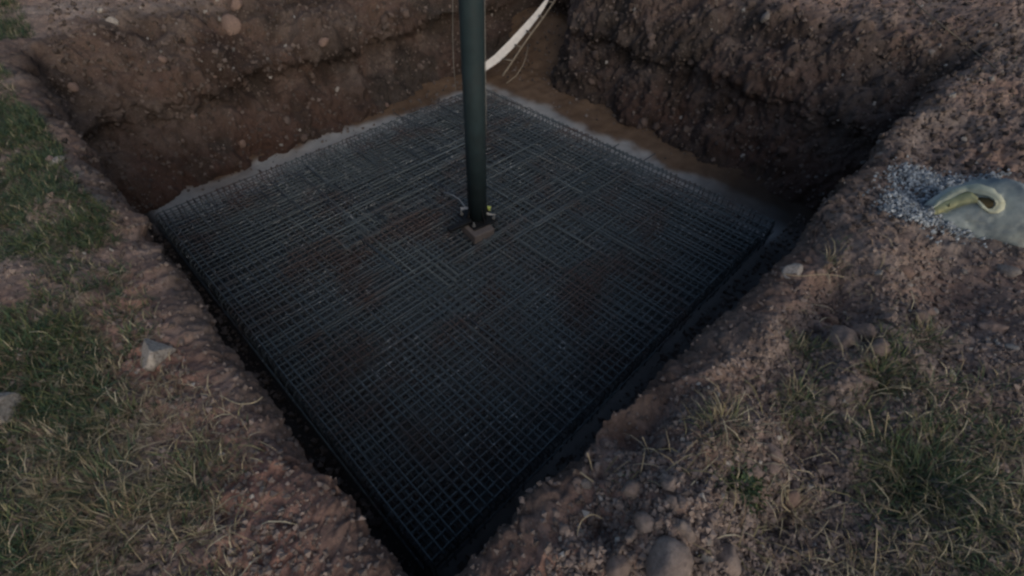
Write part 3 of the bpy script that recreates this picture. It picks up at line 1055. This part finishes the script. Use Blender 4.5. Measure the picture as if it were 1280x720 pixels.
# ------------------------------------------------------------------ tiny chips and crumbs (joined)
def chips(points, sizes, cols, name, **props):
    base = np.array([[1, 0, -.5], [-.5, .9, -.4], [-.6, -.8, -.5], [.6, .5, .5], [-.7, .1, .55], [.3, -.7, .45]])
    tri = np.array([[0, 1, 3], [1, 4, 3], [1, 2, 4], [2, 5, 4], [2, 0, 5], [0, 3, 5], [3, 4, 5], [0, 2, 1]])
    n = len(points)
    V = np.empty((n, 6, 3))
    for i in range(n):
        a, b, c = RNG.uniform(0, 6.28, 3)
        Rm = np.array(Matrix.Rotation(a, 3, 'Z') @ Matrix.Rotation(b, 3, 'X') @ Matrix.Rotation(c, 3, 'Y'))
        sh = base * RNG.uniform(0.55, 1.25, (6, 3))
        V[i] = sh @ Rm.T * sizes[i] + points[i]
    T = (tri[None] + (np.arange(n) * 6)[:, None, None]).reshape(-1, 3)
    C = np.repeat(cols, 6, 0)
    me = mesh_np(name, V.reshape(-1, 3), T, M_CHIP, False, False, C)
    return link(name, me, **props)

pts, szs, cls = [], [], []
def inpoly(poly, u, v):
    c = False
    j = len(poly) - 1
    for i in range(len(poly)):
        if (poly[i][1] > v) != (poly[j][1] > v) and u < (poly[j][0] - poly[i][0]) * (v - poly[i][1]) / (poly[j][1] - poly[i][1]) + poly[i][0]:
            c = not c
        j = i
    return c
GP = [(1108, 228), (1135, 220), (1165, 226), (1200, 228), (1235, 235), (1235, 290), (1205, 305), (1170, 296), (1130, 292), (1096, 278), (1100, 262), (1114, 252)]
GPw = [tuple(unp(u, v, 0)[:2]) for u, v in GP]
gx = [p[0] for p in GPw]
gy = [p[1] for p in GPw]
tries = 0
while len(pts) < 5200 and tries < 90000:
    tries += 1
    x, y = random.uniform(min(gx) - .1, max(gx) + .1), random.uniform(min(gy) - .1, max(gy) + .1)
    jj = 0.028 if random.random() < 0.86 else 0.11
    jx, jy = x + random.gauss(0, jj), y + random.gauss(0, jj)
    if not inpoly(GPw, jx, jy):
        continue
    l, nr = down(x, y)
    if l is None:
        continue
    s = random.uniform(0.004, 0.0125)
    pts.append((l.x, l.y, l.z + random.uniform(0, 0.022) + s * 0.4))
    szs.append(s)
    g = random.uniform(0.2, 0.62)
    cls.append((g * 0.88, g * 0.98, g * 1.08))
chips(np.array(pts), np.array(szs), np.array(cls), 'gravel', kind='stuff', label='spill of blue grey crushed stone in front of the sack mouth', category='gravel')

pts, szs, cls = [], [], []
while len(pts) < 34000:
    u, v = random.uniform(-40, 1320), random.uniform(-20, 760)
    if random.random() < 0.45:
        u, v = random.uniform(680, 1300), random.uniform(320, 740)
    p0 = unp(u, v, 0)
    if p0[0] > 9 or p0[1] > 9:
        continue
    l, nr = down(p0[0], p0[1])
    if l is None:
        continue
    s = 0.0025 + 0.0135 * random.random() ** 4
    pts.append((l.x, l.y, l.z + s * 0.3))
    szs.append(s)
    s *= min(1.35, max(1.0, (l - Vector(CAM)).length / 3.4))
    szs[-1] = s
    g = random.uniform(0.09, 0.24)
    if random.random() < 0.02:
        cls.append((g * 2.0, g * 1.9, g * 1.8))
    else:
        cls.append((g * 1.4, g * 1.14, g * 1.03))
chips(np.array(pts), np.array(szs), np.array(cls), 'soil_crumbs', kind='stuff', label='loose crumbs of earth and grit over the ground round the pit', category='soil crumbs')

# crumbs on the near rims
pts, szs, cls = [], [], []
while len(pts) < 9000:
    u, v = random.uniform(60, 1180), random.uniform(40, 740)
    h = pick(u, v)
    if h is None or h[0].z > 0.1 or h[0].z < -0.7 or h[0].x > -1.9 and h[0].y > -2.1:
        continue
    s = 0.0025 + 0.014 * random.random() ** 4
    pts.append(tuple(h[0] + h[1] * s * 0.3))
    szs.append(s)
    g = random.uniform(0.08, 0.2)
    cls.append((g * 1.35, g * 1.1, g))
chips(np.array(pts), np.array(szs), np.array(cls), 'rim_crumbs', kind='stuff', label='crumbs of earth on the crumbling near rims of the pit', category='soil crumbs')

# crumbs on the walls
pts, szs, cls = [], [], []
while len(pts) < 13000:
    u, v = random.uniform(60, 1290), random.uniform(-10, 290) if random.random() < 0.8 else random.uniform(-10, 90)
    h = pick(u, v)
    if h is None or h[0].z < -1.24 or h[0].z > 1.3 or RNG.random() < 0.3 or abs(h[0].x) < 1.96 and abs(h[0].y) < 1.96:
        continue
    l, nr = h[0], h[1]
    s = 0.004 + 0.021 * random.random() ** 5
    q = l + nr * s * 0.3
    pts.append(tuple(q))
    szs.append(s)
    s *= min(1.35, max(1.0, (l - Vector(CAM)).length / 3.4))
    szs[-1] = s
    g = random.uniform(0.06, 0.2)
    if random.random() < 0.02:
        cls.append((g * 2.2, g * 2.1, g * 2.0))
    else:
        cls.append((g * 0.95, g * 0.76, g * 0.68))
chips(np.array(pts), np.array(szs), np.array(cls), 'wall_crumbs', kind='stuff', label='loose gritty crumbs clinging to the far pit walls', category='soil crumbs')

pts, szs, cls = [], [], []
while len(pts) < 2600:
    if random.random() < 0.5:
        x, y = random.uniform(-2.05, 2.6), -1.99 - abs(random.gauss(0, 0.13))
    elif random.random() < 0.55:
        x, y = -1.985 - abs(random.gauss(0, 0.05)), random.uniform(-2.0, 2.5)
    elif random.random() < 0.5:
        x, y = 3.3 - abs(random.gauss(0, 0.35)), random.uniform(-2, 2.4)
    else:
        x, y = random.uniform(-2, 3.1), 2.75 - abs(random.gauss(0, 0.2))
    if max(abs(x), abs(y)) < 1.97:
        continue
    z = -5
    for ob in (PIT_FLOOR, PIT_WALL):
        hit, l, nr, _ = ob.ray_cast(Vector((x, y, -0.75)), Vector((0, 0, -1)))
        if hit:
            z = max(z, l.z)
    if z < -2:
        continue
    s = 0.005 + 0.028 * random.random() ** 4
    pts.append((x, y, z + s * 0.3))
    szs.append(s)
    g = random.uniform(0.08, 0.2)
    cls.append((g * 1.05, g * 0.88, g * 0.8))
chips(np.array(pts), np.array(szs), np.array(cls), 'fallen_earth', kind='stuff', label='crumbs of fallen earth round the foot of the pit walls', category='fallen earth')

# ------------------------------------------------------------------ sack
def build_sack():
    c = unp(1226, 291, 0.0)
    l, _ = down(c[0], c[1])
    ctr = Vector((l.x, l.y, l.z))
    root = link('sack', None, None, ctr, label='grey blue woven sack lying on its side with a yellow hemmed open mouth', category='sack')
    rt = Vector((RC[0][0], RC[0][1], 0)).normalized()      # right in the picture
    fw = Vector((RC[2][0], RC[2][1], 0)).normalized()
    # plan axes: long axis points right and a little towards the viewer
    ax = (rt * 0.93 - fw * 0.36).normalized()
    ay = (fw * 0.97 - rt * 0.2).normalized()
    nu, nv = 96, 72
    V = []
    for i in range(nu):
        s = i / (nu - 1)                                     # 0 mouth tip .. 1 far end
        xx = -0.285 + 0.54 * s
        env = min(1.0, (s / 0.5) ** 0.8) if s < 0.5 else (1.0 if s < 0.62 else math.sqrt(max(0, 1 - ((s - 0.62) / 0.38) ** 2)))
        hw = 0.04 + 0.16 * env if s > 0 else 0.0
        hh = 0.014 + 0.155 * (min(1, s / 0.45) ** 0.85) * (1 - 0.3 * max(0, (s - 0.45) / 0.55)) * (1 if s < 0.62 else env)
        if s >= 0.999:
            hw = hh = 0.001
        for j in range(nv):
            a = 2 * math.pi * j / nv
            ca, sa = math.cos(a), math.sin(a)
            yy = hw * math.copysign(abs(ca) ** 0.8, ca)
            zz = hh * (math.copysign(abs(sa) ** (0.85 if sa > 0 else 0.45), sa))
            zz = max(zz, -hh * 0.72)
            V.append((xx, yy, zz + hh * 0.72))
    V = np.array(V)
    fo = 0.026 * fbm(V * np.array([4, 9, 9]), 4, 13) - 0.09 * np.maximum(0, 0.14 - np.abs(fbm(V * np.array([5, 13, 13]), 2, 19))) + 0.010 * fbm(V * np.array([10, 30, 30]), 2, 15)
    cen = V.reshape(nu, nv, 3).mean(1, keepdims=True)
    dirs = (V.reshape(nu, nv, 3) - cen).reshape(-1, 3)
    ln = np.linalg.norm(dirs, axis=1, keepdims=True) + 1e-6
    V = V + dirs / ln * fo[:, None] * np.minimum(1, ln / 0.05)
    # folds running in from the mouth
    W = V[:, :1] * np.array(ax) + V[:, 1:2] * np.array(ay) + V[:, 2:3] * np.array([0, 0, 1.0])
    W[:, 2] -= 0.012
    idx = np.arange(nu * nv).reshape(nu, nv)
    a, b = idx[:-1], idx[1:]
    q = np.stack([a, np.roll(a, -1, 1), np.roll(b, -1, 1), b], -1).reshape(-1, 4)
    me = mesh_np('body', W, q, M_SACK, True, True)
    body = link('body', me, root)
    bpy.context.view_layer.update()
    # hem and lining laid on the body surface where the mouth gapes
    def on_body(u, v, off):
        d = Vector(RC.T @ np.array([(u - 640) / F, (v - 360) / F, 1.0])).normalized()
        o = Vector(CAM) - ctr
        hit, loc, nor, _ = body.ray_cast(o, d)
        if hit and nor.dot(d) > 0:
            nor = -nor
        if not hit:
            dist = (Vector(unp(u, v, l.z + 0.05)) - Vector(CAM)).length
            return o + d * dist, Vector((0, 0, 1))
        return loc + nor.lerp(Vector((0, 0, 1)), 0.5) * off, nor.lerp(-d, 0.6).normalized()
    def strip(name, top, bot, mat, off=0.012, thick=0.010, n=26):
        def interp(poly, t):
            k = t * (len(poly) - 1)
            i = min(int(k), len(poly) - 2)
            f = k - i
            return (poly[i][0] * (1 - f) + poly[i + 1][0] * f, poly[i][1] * (1 - f) + poly[i + 1][1] * f)
        Vv, Fc = [], []
        m_ = 5
        for i in range(n):
            t = i / (n - 1)
            A, B = interp(top, t), interp(bot, t)
            row = []
            for k in range(m_):
                s = k / (m_ - 1)
                bul = math.sin(s * math.pi) * thick
                P_, nr = on_body(A[0] + (B[0] - A[0]) * s, A[1] + (B[1] - A[1]) * s, off)
                row.append((P_ + nr * bul, P_ - nr * 0.006))
            Vv += [r[0] for r in row] + [r[1] for r in row]
        for i in range(n - 1):
            for k in range(m_ - 1):
                a_ = i * 2 * m_ + k
                Fc.append((a_, a_ + 1, a_ + 1 + 2 * m_, a_ + 2 * m_))
                a2 = a_ + m_
                Fc.append((a2, a2 + 2 * m_, a2 + 1 + 2 * m_, a2 + 1))
            for k in (0, m_ - 1):
                a_ = i * 2 * m_ + k
                Fc.append((a_, a_ + 2 * m_, a_ + 3 * m_, a_ + m_))
        mb = MB()
        mb.add(Vv, Fc)
        link(name, mb.mesh(name, mat, True), root)
    strip('lower_hem', [(1163, 263), (1180, 254), (1197, 247), (1213, 243), (1222, 250)],
          [(1168, 272), (1183, 267), (1199, 261), (1212, 257), (1221, 256)], M_CUFF, 0.021, 0.012)
    strip('upper_hem', [(1160, 266), (1172, 252), (1190, 240), (1208, 234), (1226, 234), (1240, 240), (1250, 248), (1255, 256)],
          [(1164, 266), (1178, 257), (1193, 249), (1208, 244), (1222, 246), (1232, 248), (1240, 252), (1243, 257)], M_CUFF2, 0.024, 0.012)
    strip('curled_hem', [(1256, 254), (1255, 262), (1247, 268), (1236, 268), (1226, 262), (1218, 252)],
          [(1243, 254), (1243, 258), (1240, 262), (1234, 262), (1230, 258), (1224, 252)], M_CUFF2, 0.012, 0.006)
    strip('mouth_gap', [(1217, 250), (1226, 247), (1236, 248), (1242, 252)],
          [(1222, 256), (1228, 259), (1236, 262), (1242, 258)], simple('inner_sack_brown', (0.12, 0.095, 0.05), 0.8), 0.004, 0.0)
build_sack()

# ------------------------------------------------------------------ grass, straw, weeds
def grass_mesh(bases, normals, lens, widths, cols, leans, azim, name, **props):
    n = len(bases)
    B = np.array(bases)
    a = np.array(azim)
    dirh = np.stack([np.cos(a), np.sin(a), np.zeros(n)], 1)
    side = np.stack([-np.sin(a), np.cos(a), np.zeros(n)], 1)
    L = np.array(lens)[:, None]
    W_ = np.array(widths)[:, None]
    ln = np.array(leans)[:, None]
    up = np.array([[0, 0, 1.0]])
    tw = RNG.normal(0, 0.25, (n, 1))
    V = np.empty((n, 7, 3))
    for k, (t, wf) in enumerate(((0, 0.8), (0.35, 1.0), (0.7, 0.75))):
        ang = ln * (0.5 + 0.9 * t)
        p = B + L * t * (dirh * np.sin(ang) + up * np.cos(ang) + side * tw * t)
        V[:, 2 * k] = p - side * W_ * wf
        V[:, 2 * k + 1] = p + side * W_ * wf
    ang = ln * 1.45
    V[:, 6] = B + L * (dirh * np.sin(ang) + up * np.maximum(np.cos(ang), -0.05) + side * tw)
    tri = np.array([[0, 1, 3], [0, 3, 2], [2, 3, 5], [2, 5, 4], [4, 5, 6]])
    T = (tri[None] + (np.arange(n) * 7)[:, None, None]).reshape(-1, 3)
    me = mesh_np(name, V.reshape(-1, 3), T, M_BLADE, False, False, np.repeat(np.array(cols), 7, 0))
    return link(name, me, **props)

# photo-region polygons turned into places on the ground: (polygon, density weight, green share, length)
GR = [([(-400, 400), (90, 405), (150, 450), (150, 560), (110, 640), (90, 720), (100, 900), (-400, 900)], 1.25, 1.0, 0.065),
      ([(60, 560), (150, 500), (330, 480), (335, 540), (280, 640), (290, 720), (310, 900), (60, 900)], 1.1, 0.55, 0.07),
      ([(110, 440), (200, 470), (330, 470), (320, 520), (120, 560), (80, 500)], 1.0, 0.45, 0.07),
      ([(-300, 130), (50, 130), (75, 170), (140, 245), (150, 310), (90, 335), (-300, 345)], 1.2, 1.0, 0.06),
      ([(-500, -80), (0, -80), (25, 0), (66, 110), (76, 175), (-500, 200)], 1.0, 0.97, 0.08),
      ([(70, 335), (160, 335), (200, 400), (180, 450), (110, 450), (50, 400)], 0.9, 0.7, 0.06),
      ([(180, 330), (225, 330), (240, 380), (200, 390)], 0.3, 0.5, 0.06),
      ([(225, 440), (300, 430), (335, 480), (250, 480)], 0.8, 0.35, 0.07),
      ([(1085, 570), (1150, 540), (1320, 560), (1500, 700), (1500, 900), (1100, 900), (1060, 720)], 0.9, 0.55, 0.075),
      ([(1180, 640), (1300, 620), (1500, 720), (1400, 900), (1150, 760)], 0.8, 0.85, 0.06),
      ([(1040, 490), (1290, 470), (1300, 560), (1150, 580), (1060, 560)], 0.9, 0.35, 0.075),
      ([(1120, 590), (1180, 580), (1175, 625), (1110, 630)], 1.0, 0.85, 0.08),
      ([(870, 495), (930, 500), (925, 555), (885, 545)], 0.6, 0.3, 0.06),
      ([(895, 590), (960, 590), (975, 620), (930, 625), (890, 615)], 1.2, 0.98, 0.03),
      ([(980, 470), (1035, 470), (1030, 545), (985, 530)], 0.7, 0.6, 0.07),
      ([(980, 420), (1025, 415), (1030, 450), (985, 455)], 0.7, 0.55, 0.06),
      ([(1080, 430), (1135, 430), (1125, 500), (1085, 490)], 0.8, 0.6, 0.07),
      ([(1140, 400), (1190, 410), (1170, 440), (1130, 430)], 0.4, 0.5, 0.07),
      ([(1010, 310), (1060, 300), (1060, 345), (1010, 350)], 0.4, 0.2, 0.07),
      ([(700, 590), (745, 575), (750, 640), (705, 625)], 0.5, 0.45, 0.05),
      ([(900, 640), (1080, 600), (1090, 720), (930, 720)], 0.5, 0.25, 0.07),
      ([(1170, 60), (1280, 80), (1290, 170), (1180, 150)], 0.15, 0.6, 0.04)]
polys = []
for poly, wgt, green, L in GR:
    wp = []
    for (u, v) in poly:
        if v < -30:
            v = -30
        p = unp(u, max(v, -60), 0)
        wp.append((p[0], p[1]))
    polys.append((wp, wgt, green, L))

GREENS = [(0.055, 0.095, 0.05), (0.08, 0.12, 0.055), (0.04, 0.08, 0.05), (0.14, 0.155, 0.07), (0.07, 0.1, 0.065)]
DRY = [(0.4, 0.345, 0.235), (0.3, 0.245, 0.16), (0.5, 0.44, 0.31), (0.18, 0.13, 0.09), (0.22, 0.2, 0.11)]
bs, ls, ws, cs, le, az = [], [], [], [], [], []
for (wp, wgt, green, L) in polys:
    xs_ = [p[0] for p in wp]
    ys_ = [p[1] for p in wp]
    x0, x1, y0, y1 = max(min(xs_), -7), min(max(xs_), 8), max(min(ys_), -7), min(max(ys_), 8)
    area = (x1 - x0) * (y1 - y0)
    clumps = int(area * (110 + 900 * green ** 1.5) * wgt)
    C = np.stack([RNG.uniform(x0, x1, clumps), RNG.uniform(y0, y1, clumps), np.zeros(clumps)], 1)
    if not clumps:
        continue
    pat = fbm(C * 2.3, 3, 61)
    gn = fbm(C * 1.6 + 8, 3, 67)
    for i in range(clumps):
        x, y = C[i, 0], C[i, 1]
        if not inpoly(wp, x, y):
            continue
        if pat[i] < RNG.uniform(-0.45, 0.0) + (0.1 if green < 0.5 else -0.2):
            continue
        camd = math.hypot(x - CAM[0], y - CAM[1])
        isg = RNG.random() < np.clip(green + 0.12 + gn[i] * 1.0, 0.03, 0.985)
        nb = int(RNG.integers(11, 26)) if camd < 4.5 else 8
        base_az = RNG.uniform(0, 6.28)
        for b in range(nb):
            ox, oy = RNG.normal(0, 0.016), RNG.normal(0, 0.016)
            xx, yy = x + ox, y + oy
            l, nr = down(xx, yy)
            if l is None or l.z < -0.12:
                continue
            bs.append((l.x, l.y, l.z - 0.003))
            ls.append(L * RNG.uniform(0.3, 1.15) * (1.0 if isg else 0.9))
            ws.append(RNG.uniform(0.0006, 0.0013) * (1.6 if isg else 0.95))
            cc = GREENS[RNG.integers(5)] if (isg and RNG.random() < (0.92 if green > 0.85 else 0.8)) else DRY[RNG.integers(5)]
            f = RNG.uniform(0.7, 1.35)
            cs.append((cc[0] * f, cc[1] * f, cc[2] * f))
            le.append(RNG.uniform(0.3, 1.15))
            az.append(math.atan2(oy, ox) + RNG.normal(0, 0.7) + 0.6 * math.sin(base_az))
print('grass blades', len(bs))
grass_mesh(bs, None, ls, ws, cs, le, az, 'grass', kind='stuff', label='short mixed green and dry grass on both banks of the pit', category='grass')

def tuft(u, v, n, L, gshare, spread, label, name='grass_tuft', cat='grass tuft', wid=1.0):
    h = pick(u, v)
    c = h[0]
    B, l_, w_, c_, e_, a_ = [], [], [], [], [], []
    for _ in range(n):
        ox, oy = random.gauss(0, spread), random.gauss(0, spread)
        l, nr = down(c.x + ox, c.y + oy)
        if l is None:
            continue
        B.append((l.x - c.x, l.y - c.y, l.z - c.z - 0.003))
        l_.append(L * random.uniform(0.4, 1.2))
        w_.append(random.uniform(0.0008, 0.0016) * wid)
        q = random.choice(GREENS if random.random() < gshare else DRY)
        f = random.uniform(0.75, 1.4)
        c_.append(tuple(x * f for x in q))
        e_.append(random.uniform(0.15, 1.1))
        a_.append(math.atan2(oy, ox) + random.gauss(0, 0.6))
    if not B:
        return
    root = link(name, None, None, c, label=label, category=cat)
    grass_mesh(B, None, l_, w_, c_, e_, a_, 'leaves' if name == 'weed' else 'blades', parent=root, kind='stuff')
tuft(905, 530, 200, 0.085, 0.3, 0.045, 'yellowish dry grass tuft on the right bank above the pair of clods')
tuft(1000, 505, 170, 0.09, 0.6, 0.035, 'green and straw tuft left of the dark crumbly mound')
tuft(1003, 440, 130, 0.08, 0.6, 0.03, 'sparse pale green tuft left of the clod heap')
tuft(1100, 470, 230, 0.1, 0.55, 0.04, 'upright olive tuft just below the clod heap on the right bank')
tuft(1146, 605, 420, 0.13, 0.85, 0.07, 'largest bright green tuft in the middle of the right hand grass')
tuft(1160, 425, 110, 0.08, 0.5, 0.035, 'small tuft right of the upright olive tuft')
tuft(1035, 330, 120, 0.09, 0.2, 0.05, 'straggly dry tuft at the right rim beside the long pale stone')
tuft(985, 640, 60, 0.1, 0.05, 0.02, 'thin dry tuft below the pointed pinkish stone')
tuft(738, 598, 150, 0.06, 0.45, 0.03, 'small mixed tuft on the very edge of the near right rim')
tuft(305, 462, 260, 0.09, 0.25, 0.04, 'reddish dry tuft at the left rim, right of the whitish stone')
tuft(128, 605, 320, 0.1, 0.6, 0.05, 'yellow green tuft standing out in the lower left grass')
tuft(245, 600, 260, 0.1, 0.7, 0.05, 'green tuft at the inner edge of the lower left grass')
tuft(205, 348, 120, 0.07, 0.6, 0.03, 'pale thin tuft hanging over the left rim')
tuft(100, 285, 330, 0.08, 0.95, 0.06, 'dark green tuft on the upper left bank')
tuft(45, 150, 420, 0.11, 0.97, 0.09, 'bright green tuft at the far end of the left bank')
tuft(150, 660, 300, 0.1, 0.35, 0.06, 'straw coloured tuft near the bottom of the left bank')
tuft(25, 440, 420, 0.09, 0.97, 0.07, 'deep green tuft at the left edge above the large pale stone')
tuft(930, 607, 520, 0.028, 0.99, 0.032, 'low round green weed creeping between clods on the right bank', 'weed', 'weed', 3.0)

# straws lying flat and dead litter
bs, ls, ws, cs, le, az = [], [], [], [], [], []
REG = [((0, 430, 340, 720), 420), ((60, 240, 330, 480), 160), ((880, 470, 1280, 720), 430), ((960, 320, 1150, 480), 130), ((700, 520, 900, 620), 90), ((1100, 560, 1280, 720), 130), ((240, 480, 330, 560), 50)]
for (u0, v0, u1, v1), cnt in REG:
    for _ in range(cnt):
        p = unp(random.uniform(u0, u1), random.uniform(v0, v1), 0)
        l, nr = down(p[0], p[1])
        if l is None or l.z < -0.1:
            continue
        bs.append((l.x, l.y, l.z + 0.004))
        ls.append(random.uniform(0.03, 0.14))
        ws.append(random.uniform(0.0008, 0.0019))
        f = random.uniform(0.7, 1.5)
        c = random.choice(DRY)
        cs.append((c[0] * f, c[1] * f, c[2] * f))
        le.append(random.uniform(0.95, 1.12))
        az.append(random.uniform(0, 6.28))
grass_mesh(bs, None, ls, ws, cs, le, az, 'dry_straw', kind='stuff', label='loose pale straws strewn on the banks', category='straw')

# single stalks one can pick out
def stalk(px, label, zs=None, r=0.0018, mat=None, name='dry_stalk', cat='stalk', group=None):
    pts = []
    for k, (u, v) in enumerate(px):
        h = pick(u, v) if not zs else None
        if zs:
            g = unp(u, v, zs[k])
            pts.append(Vector(g))
        else:
            pts.append(h[0] + Vector((0, 0, 0.02)))
    o0 = pts[0].copy()
    mb = MB()
    # smooth the polyline
    sm = []
    for i in range(len(pts) - 1):
        p0, p1, p2, p3 = pts[max(i - 1, 0)], pts[i], pts[i + 1], pts[min(i + 2, len(pts) - 1)]
        for k in range(4):
            t = k / 4
            sm.append(0.5 * ((2 * p1) + (p2 - p0) * t + (2 * p0 - 5 * p1 + 4 * p2 - p3) * t * t + (3 * p1 - p0 - 3 * p2 + p3) * t ** 3))
    sm.append(pts[-1])
    mb.tube([p - o0 for p in sm], r, 5)
    return link(name, mb.mesh(name, mat or M_STRAW, True), None, o0, label=label, category=cat, group=group)
M_STRAW = simple('straw', (0.42, 0.36, 0.25), 0.8, 0, 0.15)
stalk([(721, 690), (722, 665), (728, 650), (740, 643), (753, 648)], 'pale stalk bent over in an arch at the near right rim', zs=[0.0, 0.05, 0.08, 0.07, 0.03])
stalk([(68, 553), (100, 560), (135, 568), (160, 573)], 'long straight pale straw lying on the lower left grass', zs=[0.03, 0.035, 0.035, 0.04], r=0.0022)
stalk([(225, 551), (245, 552), (262, 550)], 'short straight yellow straw lying right of the long one on the left bank', zs=[0.03, 0.03, 0.03], r=0.0022)
stalk([(286, 500), (300, 505), (318, 503), (328, 496)], 'curved pale root sticking out at the left rim below the tuft', zs=[0.02, 0.04, 0.04, 0.03], r=0.0022)
stalk([(988, 640), (978, 630), (978, 612), (986, 606)], 'bent straw hooked over the pointed pinkish stone', zs=[0.0, 0.04, 0.07, 0.07])
stalk([(870, 672), (874, 690), (876, 712)], 'pale curved stalk just right of the big rounded stone', zs=[0.05, 0.07, 0.06], r=0.0026)
stalk([(803, 546), (808, 558), (812, 568)], 'upright straw standing in the hollow by the right rim', zs=[0.08, 0.04, -0.02])
stalk([(725, 590), (733, 596), (742, 602)], 'pale straw poking over the right rim, lying nearly flat', zs=[0.02, 0.02, 0.01], r=0.0026)
stalk([(734, 566), (738, 578), (740, 588)], 'green stem standing at the right rim above the flat straw', zs=[0.09, 0.05, 0.0], r=0.002)
stalk([(1104, 560), (1107, 535), (1110, 515)], 'tall dry stem standing in the grass on the right bank', zs=[0.0, 0.09, 0.16])
stalk([(1094, 556), (1090, 530), (1086, 512)], 'tall reddish dry stem left of the pale one on the right bank', zs=[0.0, 0.09, 0.16])
stalk([(1092, 720), (1095, 690), (1096, 660)], 'pale straw standing upright at the bottom of the right bank', zs=[0.0, 0.08, 0.14])
stalk([(978, 342), (1000, 345), (1030, 343), (1055, 346)], 'long trailing dry straw lying beside the long flat pale stone', zs=[0.03, 0.04, 0.04, 0.03])
stalk([(1137, 1), (1150, 13), (1163, 24), (1176, 35), (1190, 46), (1203, 56), (1215, 66), (1228, 76), (1240, 86), (1252, 97)], 'thin straight cord lying across the bank at the upper right', r=0.006, mat=M_ROPE, name='cord', cat='cord')
